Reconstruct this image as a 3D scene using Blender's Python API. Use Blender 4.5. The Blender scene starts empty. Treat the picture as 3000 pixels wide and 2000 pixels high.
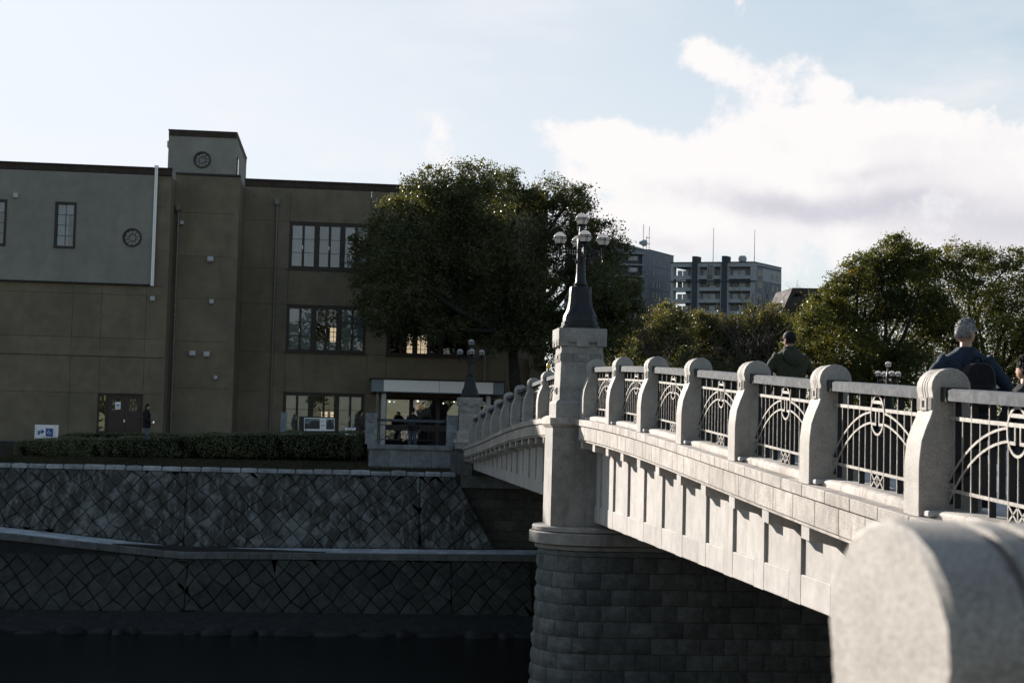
import bpy, math, random
import numpy as np
from mathutils import Vector, Matrix, Quaternion

random.seed(7); RNG = np.random.default_rng(7)
S = bpy.context.scene
C = S.collection
rad = math.radians

# ------------------------------------------------------------------ camera
# metres; the camera's eye is the origin, +Y runs along the bridge to the far bank, +Z up
YAW, PITCH, ROLL = 0.106616, 0.055793, 0.024336
FPX = 4468.0
fwd = Vector((math.sin(YAW)*math.cos(PITCH), math.cos(YAW)*math.cos(PITCH), math.sin(PITCH)))
rt0 = Vector((math.cos(YAW), -math.sin(YAW), 0)); up0 = rt0.cross(fwd)
rt = math.cos(ROLL)*rt0 + math.sin(ROLL)*up0
up = -math.sin(ROLL)*rt0 + math.cos(ROLL)*up0
cd = bpy.data.cameras.new('camera'); cam = bpy.data.objects.new('camera', cd); C.objects.link(cam)
cam.matrix_world = Matrix((( rt.x, up.x, -fwd.x, 0), (rt.y, up.y, -fwd.y, 0), (rt.z, up.z, -fwd.z, 0), (0, 0, 0, 1)))
cd.sensor_width = 23.5; cd.lens = FPX/3000*23.5; cd.clip_start = 0.05; cd.clip_end = 6000
cd.dof.use_dof = True; cd.dof.focus_distance = 30; cd.dof.aperture_fstop = 3.4
S.camera = cam

def at(x, y, Y):
    "the point seen at (x, y) of the 3000 x 2000 frame, at distance Y along the bridge axis"
    r = fwd + rt*((x-1500)/FPX) + up*((1000-y)/FPX)
    return r*(Y/r.y)

# ------------------------------------------------------------------ sky and sun
SUN_EL, SUN_AZ = rad(17.6), rad(-28.0)         # azimuth from +Y, negative = to the left
SKY_STRENGTH, SUN_STRENGTH, EXPOSURE = 0.095, 5.0, 1.07
w = bpy.data.worlds.new('World'); S.world = w; w.use_nodes = True
N = w.node_tree.nodes; L = w.node_tree.links; N.clear()
def wn(t, **k):
    n = N.new(t)
    for a, b in k.items(): setattr(n, a, b)
    return n
def wmath(op, a, b=None, c=None, clamp=False):
    n = wn('ShaderNodeMath', operation=op); n.use_clamp = clamp
    for i, v in enumerate((a, b, c)):
        if v is None: continue
        if isinstance(v, (int, float)): n.inputs[i].default_value = v
        else: L.new(v, n.inputs[i])
    return n.outputs[0]
def wvec(op, a, b=None):
    n = wn('ShaderNodeVectorMath', operation=op)
    for i, v in enumerate((a, b)):
        if v is None: continue
        if isinstance(v, (tuple, list, Vector)): n.inputs[i].default_value = tuple(v)
        else: L.new(v, n.inputs[i])
    return n
sky = wn('ShaderNodeTexSky', sky_type='NISHITA'); sky.sun_disc = False
sky.sun_elevation = SUN_EL; sky.sun_rotation = SUN_AZ
sky.air_density = 1.0; sky.dust_density = 0.8; sky.ozone_density = 1.2
tc = wn('ShaderNodeTexCoord'); DIR = tc.outputs['Generated']
def noise(vec, scale, detail=6, rough=.55, dist=0.):
    n = wn('ShaderNodeTexNoise'); n.inputs['Scale'].default_value = scale; n.inputs['Detail'].default_value = detail
    n.inputs['Roughness'].default_value = rough; n.inputs['Distortion'].default_value = dist
    L.new(vec, n.inputs['Vector']); return n.outputs['Fac']
sep = wn('ShaderNodeSeparateXYZ'); L.new(DIR, sep.inputs[0])
# a flat cloud sheet seen in perspective, all round the sky
zz = wmath('ADD', wmath('MAXIMUM', sep.outputs['Z'], 0.), .16)
pl = wn('ShaderNodeCombineXYZ')
L.new(wmath('DIVIDE', sep.outputs['X'], zz), pl.inputs[0]); L.new(wmath('DIVIDE', sep.outputs['Y'], zz), pl.inputs[1])
def tangent(vec, az, el):
    "coordinates of a direction on the plane that touches the sky sphere at (az, el)"
    r = Vector((math.sin(az)*math.cos(el), math.cos(az)*math.cos(el), math.sin(el))); e1 = Vector((r.y, -r.x, 0)).normalized(); e2 = e1.cross(r)
    f = wmath('MAXIMUM', wvec('DOT_PRODUCT', vec, r).outputs['Value'], .02); c_ = wn('ShaderNodeCombineXYZ')
    L.new(wmath('DIVIDE', wvec('DOT_PRODUCT', vec, e1).outputs['Value'], f), c_.inputs[0]); L.new(wmath('DIVIDE', wvec('DOT_PRODUCT', vec, e2).outputs['Value'], f), c_.inputs[1])
    return c_.outputs[0], r, e1, e2
def bank(blobs, fr_):
    "soft union of the cloud heaps: (frame x, frame y, half width px, half height px, weight)"
    tv, r0, e1, e2 = fr_; out = None
    for (x, y, hw, hh, wt) in blobs:
        r = (fwd + rt*((x-1500)/FPX) + up*((1000-y)/FPX)).normalized(); f = r.dot(r0); cx, cy = r.dot(e1)/f, r.dot(e2)/f
        q = wn('ShaderNodeVectorMath', operation='MULTIPLY_ADD'); L.new(tv, q.inputs[0]); sx, sy = FPX/hw, FPX/hh
        q.inputs[1].default_value = (sx, sy, 0); q.inputs[2].default_value = (-cx*sx, -cy*sy, 0)
        d2 = wvec('DOT_PRODUCT', q.outputs[0], q.outputs[0]).outputs['Value']
        g = wmath('POWER', .3679, d2)
        out = wmath('MULTIPLY_ADD', g, wt, 0. if out is None else out)
    return out
nv = wn('ShaderNodeTexNoise'); nv.inputs['Scale'].default_value = 9; nv.inputs['Detail'].default_value = 3; L.new(DIR, nv.inputs['Vector'])
off = wvec('SCALE', wvec('SUBTRACT', nv.outputs['Color'], (.5, .5, .5)).outputs[0]); off.inputs['Scale'].default_value = .05
wob = wvec('ADD', DIR, off.outputs[0]).outputs[0]
BLOBS = [(1930, 480, 300, 95, 1.0), (2290, 420, 250, 90, .9), (2720, 470, 420, 130, 1.1), (2200, 620, 420, 110, 1.0), (2750, 740, 520, 120, .8),
         (1900, 700, 260, 130, .7), (2300, 205, 170, 62, .95), (2050, 175, 130, 42, .62), (1740, 420, 90, 70, .55), (2470, 215, 70, 42, .6),
         (1330, 430, 130, 85, .50), (1230, 330, 170, 120, .28), (3300, 540, 500, 180, 1.1), (3900, 620, 500, 180, .9),
         (2190, 30, 34, 75, .50), (-700, 380, 500, 120, .5), (-1900, 420, 600, 140, .7), (1170, 10, 90, 40, .5), (1040, 70, 50, 40, .4), (2330, 310, 230, 80, .55), (2560, 330, 200, 60, .4), (1640, 390, 120, 60, .5)]
FRM = tangent(wob, rad(12), rad(8))
heap = bank(BLOBS, FRM)
n1 = noise(DIR, 21, 9, .66, .0)
n2 = noise(pl.outputs[0], 1.3, 5, .62, .0)
heapc = wmath('DIVIDE', wmath('MULTIPLY', heap, 1.4), wmath('ADD', wmath('MULTIPLY', heap, .62), 1.))
dens = wmath('ADD', heapc, wmath('MULTIPLY', wmath('SUBTRACT', n1, .5), 1.75))
cov = wn('ShaderNodeMapRange'); cov.interpolation_type = 'SMOOTHSTEP'
cov.inputs['From Min'].default_value = .44; cov.inputs['From Max'].default_value = .80; L.new(dens, cov.inputs['Value'])
cov2 = wn('ShaderNodeMapRange'); cov2.interpolation_type = 'SMOOTHSTEP'
cov2.inputs['From Min'].default_value = .44; cov2.inputs['From Max'].default_value = .78; cov2.inputs['To Max'].default_value = .62; L.new(n2, cov2.inputs['Value'])
COV = wmath('MAXIMUM', cov.outputs[0], cov2.outputs[0])
# grey undersides lie in level bands inside the thick of the heap
mp = wn('ShaderNodeMapping'); mp.inputs['Scale'].default_value = (5., 5., 17.); L.new(wob, mp.inputs[0])
n3 = noise(mp.outputs[0], 1.0, 3, .55, .0)
thick = wn('ShaderNodeMapRange'); thick.interpolation_type = 'SMOOTHSTEP'
thick.inputs['From Min'].default_value = .05; thick.inputs['From Max'].default_value = 1.25
inner = wn('ShaderNodeMapRange'); inner.interpolation_type = 'SMOOTHSTEP'
inner.inputs['From Min'].default_value = .45; inner.inputs['From Max'].default_value = 1.0; L.new(dens, inner.inputs['Value'])
under = bank([(2250, 585, 300, 48, .85), (2600, 600, 230, 60, .7), (2900, 690, 330, 80, .9), (1960, 745, 260, 50, .5), (2480, 490, 200, 30, .4), (3400, 640, 400, 90, .8), (2300, 800, 500, 50, .35), (-1800, 480, 500, 70, .7)], FRM)
L.new(wmath('ADD', wmath('ADD', under, wmath('MULTIPLY', wmath('SUBTRACT', n1, .5), -1.5)), wmath('MULTIPLY', wmath('SUBTRACT', n3, .5), 1.5)), thick.inputs['Value'])
SH = wmath('MULTIPLY', thick.outputs[0], inner.outputs[0])
CLOUD_LIT, CLOUD_DARK = (0.475, 0.46, 0.46, 1), (0.315, 0.312, 0.345, 1)
ccol = wn('ShaderNodeMix', data_type='RGBA'); L.new(SH, ccol.inputs[0]); ccol.inputs[6].default_value = CLOUD_LIT; ccol.inputs[7].default_value = CLOUD_DARK
# the thin high haze of the day evens the sky out: the glare round the sun is rolled off softly
sv = wvec('SCALE', sky.outputs[0]); sv.inputs['Scale'].default_value = SKY_STRENGTH
CAPV, GAIN = (.042, .060, .100), (.426, .464, .526)
sq_ = wvec('MULTIPLY', sv.outputs[0], sv.outputs[0])
soft = wvec('DIVIDE', wvec('MULTIPLY', sq_.outputs[0], GAIN).outputs[0], wvec('ADD', sq_.outputs[0], CAPV).outputs[0])
bg1 = wn('ShaderNodeBackground'); L.new(soft.outputs[0], bg1.inputs[0]); bg1.inputs[1].default_value = 1.0
bg2 = wn('ShaderNodeBackground'); L.new(ccol.outputs[2], bg2.inputs[0]); bg2.inputs[1].default_value = 1.0
mx = wn('ShaderNodeMixShader'); L.new(COV, mx.inputs[0]); L.new(bg1.outputs[0], mx.inputs[1]); L.new(bg2.outputs[0], mx.inputs[2])
wo = wn('ShaderNodeOutputWorld'); L.new(mx.outputs[0], wo.inputs[0])

SUN_DIR = Vector((math.sin(SUN_AZ)*math.cos(SUN_EL), math.cos(SUN_AZ)*math.cos(SUN_EL), math.sin(SUN_EL)))  # towards the sun
sd = bpy.data.lights.new('sun', 'SUN'); sd.energy = SUN_STRENGTH; sd.angle = rad(.53); sd.color = (1.0, .92, .83)
so = bpy.data.objects.new('sun', sd); C.objects.link(so); so.location = (-40, 80, 40)
so.rotation_euler = SUN_DIR.to_track_quat('Z', 'Y').to_euler()
S.view_settings.view_transform = 'Standard'; S.view_settings.look = 'None'
S.view_settings.exposure = EXPOSURE; S.view_settings.gamma = 1.0; S.view_settings.use_curve_mapping = False
S.render.engine = 'CYCLES'
S.cycles.use_denoising = True
S.cycles.max_bounces = 5; S.cycles.transparent_max_bounces = 8; S.cycles.diffuse_bounces = 2; S.cycles.glossy_bounces = 2; S.cycles.transmission_bounces = 2
w.cycles.sampling_method = 'MANUAL'; w.cycles.sample_map_resolution = 512
S.cycles.sample_clamp_indirect = 6; S.cycles.caustics_reflective = False; S.cycles.caustics_refractive = False

# ------------------------------------------------------------------ mesh helpers
class MB:
    def __init__(s): s.v = []; s.f = []; s.m = []
    def add(s, vs, fs, mi=0):
        n = len(s.v); s.v += [tuple(v) for v in vs]; s.f += [tuple(i+n for i in f) for f in fs]; s.m += [mi]*len(fs); return s
    def hexa(s, p, mi=0):
        return s.add(p, [(0,3,2,1),(4,5,6,7),(0,1,5,4),(1,2,6,5),(2,3,7,6),(3,0,4,7)], mi)
    def box(s, x0, x1, y0, y1, z0, z1, mi=0):
        return s.hexa([(x0,y0,z0),(x1,y0,z0),(x1,y1,z0),(x0,y1,z0),(x0,y0,z1),(x1,y0,z1),(x1,y1,z1),(x0,y1,z1)], mi)
    def cbox(s, x0, x1, y0, y1, z0, z1, c=.01, mi=0, f=None):
        "box with chamfered edges; f maps each point"
        X = (x0, x1); Y = (y0, y1); Z = (z0, z1); vs = []; idx = {}
        for i in (0, 1):
            for j in (0, 1):
                for k in (0, 1):
                    sx, sy, sz = (1-2*i)*c, (1-2*j)*c, (1-2*k)*c
                    for a in range(3):
                        idx[i,j,k,a] = len(vs)
                        vs.append((X[i]+(0 if a == 0 else sx), Y[j]+(0 if a == 1 else sy), Z[k]+(0 if a == 2 else sz)))
        fs = []
        for i in (0,1): fs.append([idx[i,0,0,0], idx[i,1,0,0], idx[i,1,1,0], idx[i,0,1,0]])
        for j in (0,1): fs.append([idx[0,j,0,1], idx[1,j,0,1], idx[1,j,1,1], idx[0,j,1,1]])
        for k in (0,1): fs.append([idx[0,0,k,2], idx[1,0,k,2], idx[1,1,k,2], idx[0,1,k,2]])
        for i in (0,1):
            for j in (0,1): fs.append([idx[i,j,0,0], idx[i,j,0,1], idx[i,j,1,1], idx[i,j,1,0]])
        for i in (0,1):
            for k in (0,1): fs.append([idx[i,0,k,0], idx[i,0,k,2], idx[i,1,k,2], idx[i,1,k,0]])
        for j in (0,1):
            for k in (0,1): fs.append([idx[0,j,k,1], idx[0,j,k,2], idx[1,j,k,2], idx[1,j,k,1]])
        for i in (0,1):
            for j in (0,1):
                for k in (0,1): fs.append([idx[i,j,k,0], idx[i,j,k,1], idx[i,j,k,2]])
        if f: vs = [f(*v) for v in vs]
        return s.add(vs, fs, mi)
    def loft(s, rings, closed=True, caps=True, mi=0):
        n = len(rings[0]); vs = [p for r in rings for p in r]; fs = []
        for a in range(len(rings)-1):
            for i in range(n if closed else n-1):
                j = (i+1) % n
                fs.append((a*n+i, a*n+j, (a+1)*n+j, (a+1)*n+i))
        if caps:
            fs.append(tuple(range(n))[::-1]); fs.append(tuple((len(rings)-1)*n+i for i in range(n)))
        return s.add(vs, fs, mi)
    def tube(s, path, r, n=8, mi=0, caps=True):
        path = [Vector(p) for p in path]; rr = r if isinstance(r, (list, tuple)) else [r]*len(path); rings = []
        ref = None
        for i, p in enumerate(path):
            t = (path[min(i+1, len(path)-1)]-path[max(i-1, 0)]).normalized()
            if ref is None or abs(t.dot(ref)) > .98: ref = Vector((0,0,1)) if abs(t.z) < .9 else Vector((1,0,0))
            a = t.cross(ref).normalized(); b = t.cross(a).normalized(); ref = -b
            rings.append([p+a*(math.cos(2*math.pi*k/n)*rr[i])+b*(math.sin(2*math.pi*k/n)*rr[i]) for k in range(n)])
        return s.loft(rings, True, caps, mi)
    def lathe(s, prof, c=(0,0,0), n=24, mi=0, sq=None, rot=0.):
        "revolve (r, z); sq: superellipse power for a squared section"
        rings = []
        for r, z in prof:
            ring = []
            for k in range(n):
                a = 2*math.pi*(k+.5)/n+rot; ca, sa = math.cos(a), math.sin(a); q = r
                if sq: q = r/((abs(ca)**sq+abs(sa)**sq)**(1/sq))
                ring.append((c[0]+ca*q, c[1]+sa*q, c[2]+z))
            rings.append(ring)
        return s.loft(rings, True, True, mi)
    def prism(s, poly, f0, f1, mi=0):
        "extrude the 2D polygon between two mappings (u, v) -> point"
        return s.loft([[f0(*p) for p in poly], [f1(*p) for p in poly]], True, True, mi)
    def sphere(s, c, r, nu=16, nv=10, mi=0, f=None):
        r = r if isinstance(r, (tuple, list)) else (r, r, r); rings = []
        for j in range(1, nv):
            t = math.pi*j/nv
            rings.append([(c[0]+r[0]*math.sin(t)*math.cos(2*math.pi*i/nu), c[1]+r[1]*math.sin(t)*math.sin(2*math.pi*i/nu), c[2]+r[2]*math.cos(t)) for i in range(nu)])
        if f: rings = [[f(*p) for p in q] for q in rings]
        return s.loft(rings, True, True, mi)
    def build(s, name, mats, parent=None, smooth=False, recalc=True):
        return link(name, mesh_of(name, s.v, s.f, s.m, mats, smooth, recalc), parent)
import bmesh
def mesh_of(name, v, f, m, mats, smooth=False, recalc=True):
    v = np.array(v, float).reshape(-1, 3); c = (v.min(0)+v.max(0))/2
    me = bpy.data.meshes.new(name); me.from_pydata((v-c).tolist(), [], f)
    for k in (mats if isinstance(mats, (list, tuple)) else [mats]): me.materials.append(k)
    if m and max(m): me.polygons.foreach_set('material_index', m)
    if recalc and len(f) < 30000:
        b = bmesh.new(); b.from_mesh(me); bmesh.ops.recalc_face_normals(b, faces=b.faces); b.to_mesh(me); b.free()
    if smooth:
        me.polygons.foreach_set('use_smooth', [True]*len(me.polygons))
        if isinstance(smooth, float): me.set_sharp_from_angle(angle=rad(smooth))
    me['c'] = c.tolist(); return me
def link(name, me, parent=None):
    o = bpy.data.objects.new(name, me); C.objects.link(o)
    c = Vector(me['c'])
    if parent is not None:
        o.parent = parent; o.location = c-origin_of(parent)
    else: o.location = c
    return o
def origin_of(o):
    p = Vector(o.location)
    while o.parent: o = o.parent; p = p+Vector(o.location)
    return p
def tag(o, label=None, cat=None, group=None, kind=None):
    if label: o['label'] = label
    if cat: o['category'] = cat
    if group: o['group'] = group
    if kind: o['kind'] = kind
    return o
def thing(name, loc, label, cat, group=None):
    o = bpy.data.objects.new(name, None); C.objects.link(o); o.location = loc; o.empty_display_size = .3
    return tag(o, label, cat, group)
def struct(name, mb, mats, smooth=False):
    return tag(mb.build(name, mats, None, smooth), kind='structure')
def copy_tree(o, parent=None):
    c = o.copy(); C.objects.link(c); c.parent = parent
    for ch in list(o.children): copy_tree(ch, c)
    return c

# ------------------------------------------------------------------ materials
def new_mat(name):
    m = bpy.data.materials.new(name); m.use_nodes = True; nt = m.node_tree; nt.nodes.clear()
    out = nt.nodes.new('ShaderNodeOutputMaterial'); return m, nt, out
class NB:
    def __init__(s, nt): s.nt = nt
    def n(s, t, **k):
        q = s.nt.nodes.new(t)
        for a, b in k.items(): setattr(q, a, b)
        return q
    def set(s, sock, v):
        if v is None: return
        if hasattr(v, 'default_value') and hasattr(v, 'is_linked'): s.nt.links.new(v, sock)
        else:
            if isinstance(v, (tuple, list)) and len(v) == 3 and len(getattr(sock, 'default_value', (0,0,0))) == 4: v = (*v, 1)
            sock.default_value = v
    def math(s, op, a, b=None, clamp=False):
        q = s.n('ShaderNodeMath', operation=op); q.use_clamp = clamp; s.set(q.inputs[0], a); s.set(q.inputs[1], b); return q.outputs[0]
    def mix(s, f, a, b, mode='MIX'):
        q = s.n('ShaderNodeMix', data_type='RGBA', blend_type=mode); s.set(q.inputs[0], f); s.set(q.inputs[6], a); s.set(q.inputs[7], b); return q.outputs[2]
    def pos(s, scale=(1,1,1), obj=False):
        if obj: src = s.n('ShaderNodeTexCoord').outputs['Object']
        else: src = s.n('ShaderNodeNewGeometry').outputs['Position']
        m = s.n('ShaderNodeMapping'); m.inputs['Scale'].default_value = scale; s.nt.links.new(src, m.inputs[0]); return m.outputs[0]
    def noise(s, vec, scale, detail=4, rough=.55, dist=0.):
        q = s.n('ShaderNodeTexNoise'); s.set(q.inputs['Vector'], vec); q.inputs['Scale'].default_value = scale
        q.inputs['Detail'].default_value = detail; q.inputs['Roughness'].default_value = rough; q.inputs['Distortion'].default_value = dist
        return q.outputs['Fac']
    def ramp(s, v, a, b, lo=0., hi=1.):
        q = s.n('ShaderNodeMapRange'); q.interpolation_type = 'SMOOTHSTEP'; s.set(q.inputs[0], v)
        for i, k in enumerate((a, b, lo, hi)): q.inputs[i+1].default_value = k
        return q.outputs[0]
    def bump(s, h, strength, dist):
        q = s.n('ShaderNodeBump'); q.inputs['Strength'].default_value = strength; q.inputs['Distance'].default_value = dist; s.set(q.inputs['Height'], h); return q.outputs[0]
    def bsdf(s, col, rough=.8, metal=0., spec=.3, normal=None, **k):
        q = s.n('ShaderNodeBsdfPrincipled'); s.set(q.inputs['Base Color'], col); s.set(q.inputs['Roughness'], rough); s.set(q.inputs['Metallic'], metal)
        q.inputs['Specular IOR Level'].default_value = spec
        if normal is not None: s.nt.links.new(normal, q.inputs['Normal'])
        return q
def stone(name, col, col2=None, speck=.25, sscale=90, blot=.25, bscale=1.2, streak=0., stain=(.10,.085,.07), rnd=.12, rough=.85, bump=.25, bdist=.004, bumpscale=60, spec=.25, stscale=(5,5,.55), st=(.52,.72), mk=(.4,.62)):
    m, nt, out = new_mat(name); b = NB(nt); P = b.pos()
    c2 = col2 or tuple(x*.8 for x in col)
    c = b.mix(b.ramp(b.noise(P, bscale, 5, .6), .35, .65), col, c2)
    if blot: c = b.mix(1., c, b.mix(b.ramp(b.noise(P, bscale*3.3, 6, .65), .3, .7), (1-blot,)*3, (1.+blot*.3,)*3), 'MULTIPLY')
    fine = b.noise(P, sscale, 2, .6)
    if speck: c = b.mix(1., c, b.mix(b.ramp(fine, .36, .62), (1-speck*1.5,)*3, (1+speck*.6,)*3), 'MULTIPLY')
    if rnd:
        r = b.n('ShaderNodeObjectInfo').outputs['Random']
        c = b.mix(1., c, b.mix(r, (1-rnd,)*3, (1+rnd,)*3), 'MULTIPLY')
    if streak:
        sN = b.noise(b.pos(stscale), 1., 5, .6); sM = b.noise(P, .9, 3)
        f = b.math('MULTIPLY', b.ramp(sN, st[0], st[1]), b.ramp(sM, mk[0], mk[1])); c = b.mix(b.math('MULTIPLY', f, streak), c, stain)
    h = b.math('ADD', b.math('MULTIPLY', b.noise(P, bumpscale, 5, .65), 1.), b.math('MULTIPLY', b.noise(P, bumpscale*.12, 4), 1.4))
    q = b.bsdf(c, rough, 0, spec, b.bump(h, bump, bdist)); nt.links.new(q.outputs[0], out.inputs[0]); return m
def plain(name, col, rough=.6, metal=0., spec=.4, var=.15, scale=6, bump=.0, bscale=50, rnd=.0, emit=None):
    m, nt, out = new_mat(name); b = NB(nt); P = b.pos()
    c = b.mix(b.ramp(b.noise(P, scale, 5, .6), .3, .7), tuple(x*(1-var) for x in col), tuple(min(1, x*(1+var)) for x in col))
    if rnd: c = b.mix(1., c, b.mix(b.n('ShaderNodeObjectInfo').outputs['Random'], (1-rnd,)*3, (1+rnd,)*3), 'MULTIPLY')
    nrm = b.bump(b.noise(P, bscale, 4), bump, .004) if bump else None
    rr = b.ramp(b.noise(P, scale*2.3, 4), .3, .7, max(.02, rough-.08), min(1, rough+.08))
    q = b.bsdf(c, rr, metal, spec, nrm)
    if emit: q.inputs['Emission Color'].default_value = (*emit[0], 1); q.inputs['Emission Strength'].default_value = emit[1]
    nt.links.new(q.outputs[0], out.inputs[0]); return m
def glass_mat(name, tint=(.8,.86,.88), refl=.10, rough=.02, wav=.02):
    m, nt, out = new_mat(name); b = NB(nt)
    tr = b.n('ShaderNodeBsdfTransparent'); tr.inputs[0].default_value = (*tint, 1)
    gl = b.n('ShaderNodeBsdfGlossy'); gl.inputs['Roughness'].default_value = rough
    nt.links.new(b.bump(b.noise(b.pos(), 1.6, 2), wav, .2), gl.inputs['Normal'])
    fr = b.n('ShaderNodeFresnel'); fr.inputs[0].default_value = 1.5
    f = b.math('ADD', b.math('MULTIPLY', fr.outputs[0], 1.0), refl, True)
    mxs = b.n('ShaderNodeMixShader'); nt.links.new(f, mxs.inputs[0]); nt.links.new(tr.outputs[0], mxs.inputs[1]); nt.links.new(gl.outputs[0], mxs.inputs[2])
    nt.links.new(mxs.outputs[0], out.inputs[0]); return m
def leaf_mat(name, ca, cb, cc=None, transl=.3, spec=.35, yellow=.0, ycol=(.30,.20,.03)):
    m, nt, out = new_mat(name); b = NB(nt)
    g = b.n('ShaderNodeNewGeometry'); r = g.outputs['Random Per Island']
    c = b.mix(r, ca, cb)
    c = b.mix(b.ramp(b.noise(b.pos(), .55, 4), .4, .65), c, cc or cb)
    if yellow:
        f = b.math('MULTIPLY', b.ramp(b.noise(b.pos(), .9, 3), .5, .72), b.math('GREATER_THAN', b.math('FRACT', b.math('MULTIPLY', r, 7.31)), 1-yellow))
        c = b.mix(f, c, ycol)
    q = b.bsdf(c, .42, 0, spec)
    t = b.n('ShaderNodeBsdfTranslucent'); nt.links.new(b.mix(1., c, (1.8, 1.5, .65), 'MULTIPLY'), t.inputs[0])
    mxs = b.n('ShaderNodeMixShader'); mxs.inputs[0].default_value = transl; nt.links.new(q.outputs[0], mxs.inputs[1]); nt.links.new(t.outputs[0], mxs.inputs[2])
    nt.links.new(mxs.outputs[0], out.inputs[0]); return m
M = {}
M['granite'] = stone('pale_granite', (.49,.455,.42), (.43,.395,.36), .26, 110, .28, 1.5, .8, (.20,.15,.11), .15, .8, .3, .003, 90, stscale=(7,7,.8), st=(.50,.72), mk=(.38,.6))
M['post'] = stone('speckled_granite', (.42,.395,.365), (.385,.36,.333), .22, 170, .16, 2.2, .45, (.24,.185,.135), .07, .75, .2, .002, 120)
M['girder'] = stone('rendered_concrete', (.49,.465,.445), (.44,.415,.395), .14, 140, .16, 1.1, .6, (.20,.17,.14), .07, .85, .45, .004, 55, stscale=(9,9,.7), st=(.54,.75))
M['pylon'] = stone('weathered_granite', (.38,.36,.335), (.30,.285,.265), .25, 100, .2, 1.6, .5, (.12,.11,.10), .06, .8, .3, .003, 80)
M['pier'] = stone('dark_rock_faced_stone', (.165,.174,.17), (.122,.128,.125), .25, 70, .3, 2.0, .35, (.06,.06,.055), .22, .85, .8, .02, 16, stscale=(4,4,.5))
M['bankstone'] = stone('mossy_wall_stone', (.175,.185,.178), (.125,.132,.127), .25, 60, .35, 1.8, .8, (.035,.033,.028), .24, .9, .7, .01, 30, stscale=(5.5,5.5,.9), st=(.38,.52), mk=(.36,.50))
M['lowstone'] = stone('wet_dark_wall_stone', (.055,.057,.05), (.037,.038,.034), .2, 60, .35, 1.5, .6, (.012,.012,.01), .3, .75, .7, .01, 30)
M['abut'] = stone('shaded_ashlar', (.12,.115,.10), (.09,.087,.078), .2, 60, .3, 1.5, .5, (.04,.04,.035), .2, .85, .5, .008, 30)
M['wingstone'] = stone('weathered_wing_stone', (.25,.265,.27), (.19,.20,.205), .2, 60, .3, 2, .6, (.07,.07,.065), .12, .85, .5, .006, 30)
M['joint'] = stone('dark_joint', (.03,.03,.028), None, .1, 60, .2, 2, 0, rnd=0)
M['coping'] = stone('pale_coping_stone', (.36,.375,.38), (.27,.28,.285), .2, 60, .3, 2, .4, (.06,.06,.055), .22, .85, .6, .01, 30)
M['paver'] = stone('bluish_paver', (.52,.55,.56), (.42,.445,.455), .15, 60, .2, 2, .2, (.08,.08,.08), .2, .8, .3, .004, 40)
M['ledgeedge'] = stone('dark_edge_stone', (.15,.155,.15), (.11,.11,.105), .15, 60, .25, 2, .4, (.05,.05,.045), .2, .85, .4, .006, 40)
M['boulder'] = stone('wet_boulder', (.022,.022,.020), (.014,.014,.013), .2, 30, .3, 2, 0, rnd=.3, rough=.6)
M['gravel'] = stone('river_gravel', (.035,.034,.031), (.02,.02,.019), .6, 40, .3, 3, 0, rnd=0, bump=1., bdist=.02, bumpscale=25)
M['asphalt'] = stone('grey_paving', (.14,.15,.16), (.11,.115,.12), .2, 60, .2, .8, 0, rnd=0)
M['deck'] = stone('slate_deck_paving', (.15,.17,.20), (.12,.135,.16), .2, 50, .2, .8, 0, rnd=.1, rough=.5)
M['soil'] = stone('brown_grass_soil', (.05,.045,.028), (.035,.032,.02), .4, 30, .4, 1.5, 0, rnd=0, bump=1, bdist=.03, bumpscale=20)
M['rail'] = plain('galvanised_rail', (.075,.084,.095), .8, 0., .15, .22, 8, .05, 25)
M['ironblack'] = plain('black_painted_iron', (.012,.013,.015), .45, 0, .4, .2)
M['barfront'] = plain('pale_metal_edge', (.27,.25,.225), .5, .1, .5, .3, 14)
M['lampiron'] = plain('dark_blue_grey_iron', (.014,.017,.021), .45, .0, .3, .25, 9, .15, 30)
M['globe'], _nt, _out = new_mat('white_opal_globe'); _b = NB(_nt)
_q = _b.bsdf((.86,.855,.85), .25, 0, .4); _t = _b.n('ShaderNodeBsdfTranslucent'); _t.inputs[0].default_value = (.95,.94,.93,1); _m = _b.n('ShaderNodeMixShader'); _m.inputs[0].default_value = .72
_nt.links.new(_q.outputs[0], _m.inputs[1]); _nt.links.new(_t.outputs[0], _m.inputs[2]); _nt.links.new(_m.outputs[0], _out.inputs[0])
M['wall'] = stone('brown_stucco', (.21,.176,.123), (.17,.145,.103), .12, 120, .13, .6, .4, (.11,.095,.07), .06, .95, .35, .004, 70, stscale=(1.6,1.6,.22), st=(.5,.7))
M['grey'] = stone('grey_green_stucco', (.27,.265,.235), (.237,.232,.205), .10, 120, .10, .6, .4, (.17,.166,.145), .02, .95, .3, .004, 70, stscale=(1.6,1.6,.22), st=(.52,.72))
M['tile'] = stone('brown_soldier_brick', (.075,.058,.045), (.06,.045,.036), .3, 30, .3, 2, .3, (.03,.026,.022), .1, .8, .5, .01, 20, stscale=(14,14,.2))
M['coping_metal'] = plain('dark_roof_metal', (.018,.017,.018), .45, .3, .4)
M['frame'] = plain('dark_brown_frame', (.022,.016,.011), .5, 0, .4, .25)
M['door'] = plain('brown_door', (.038,.026,.018), .5, 0, .4, .2)
M['curtain'] = plain('pale_blind', (.33,.36,.38), .9, 0, .1, .10, 2, rnd=.12)
M['curtain2'] = plain('pale_pink_blind', (.60,.56,.56), .9, 0, .1, .10, 2, rnd=.12)
M['room'] = plain('dark_room', (.03,.022,.015), .9, 0, .1, .2)
M['litblind'] = plain('sunlit_blind', (.8,.62,.42), .9, 0, .1, .04, 2, emit=((1.,.72,.46), .42))
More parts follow.
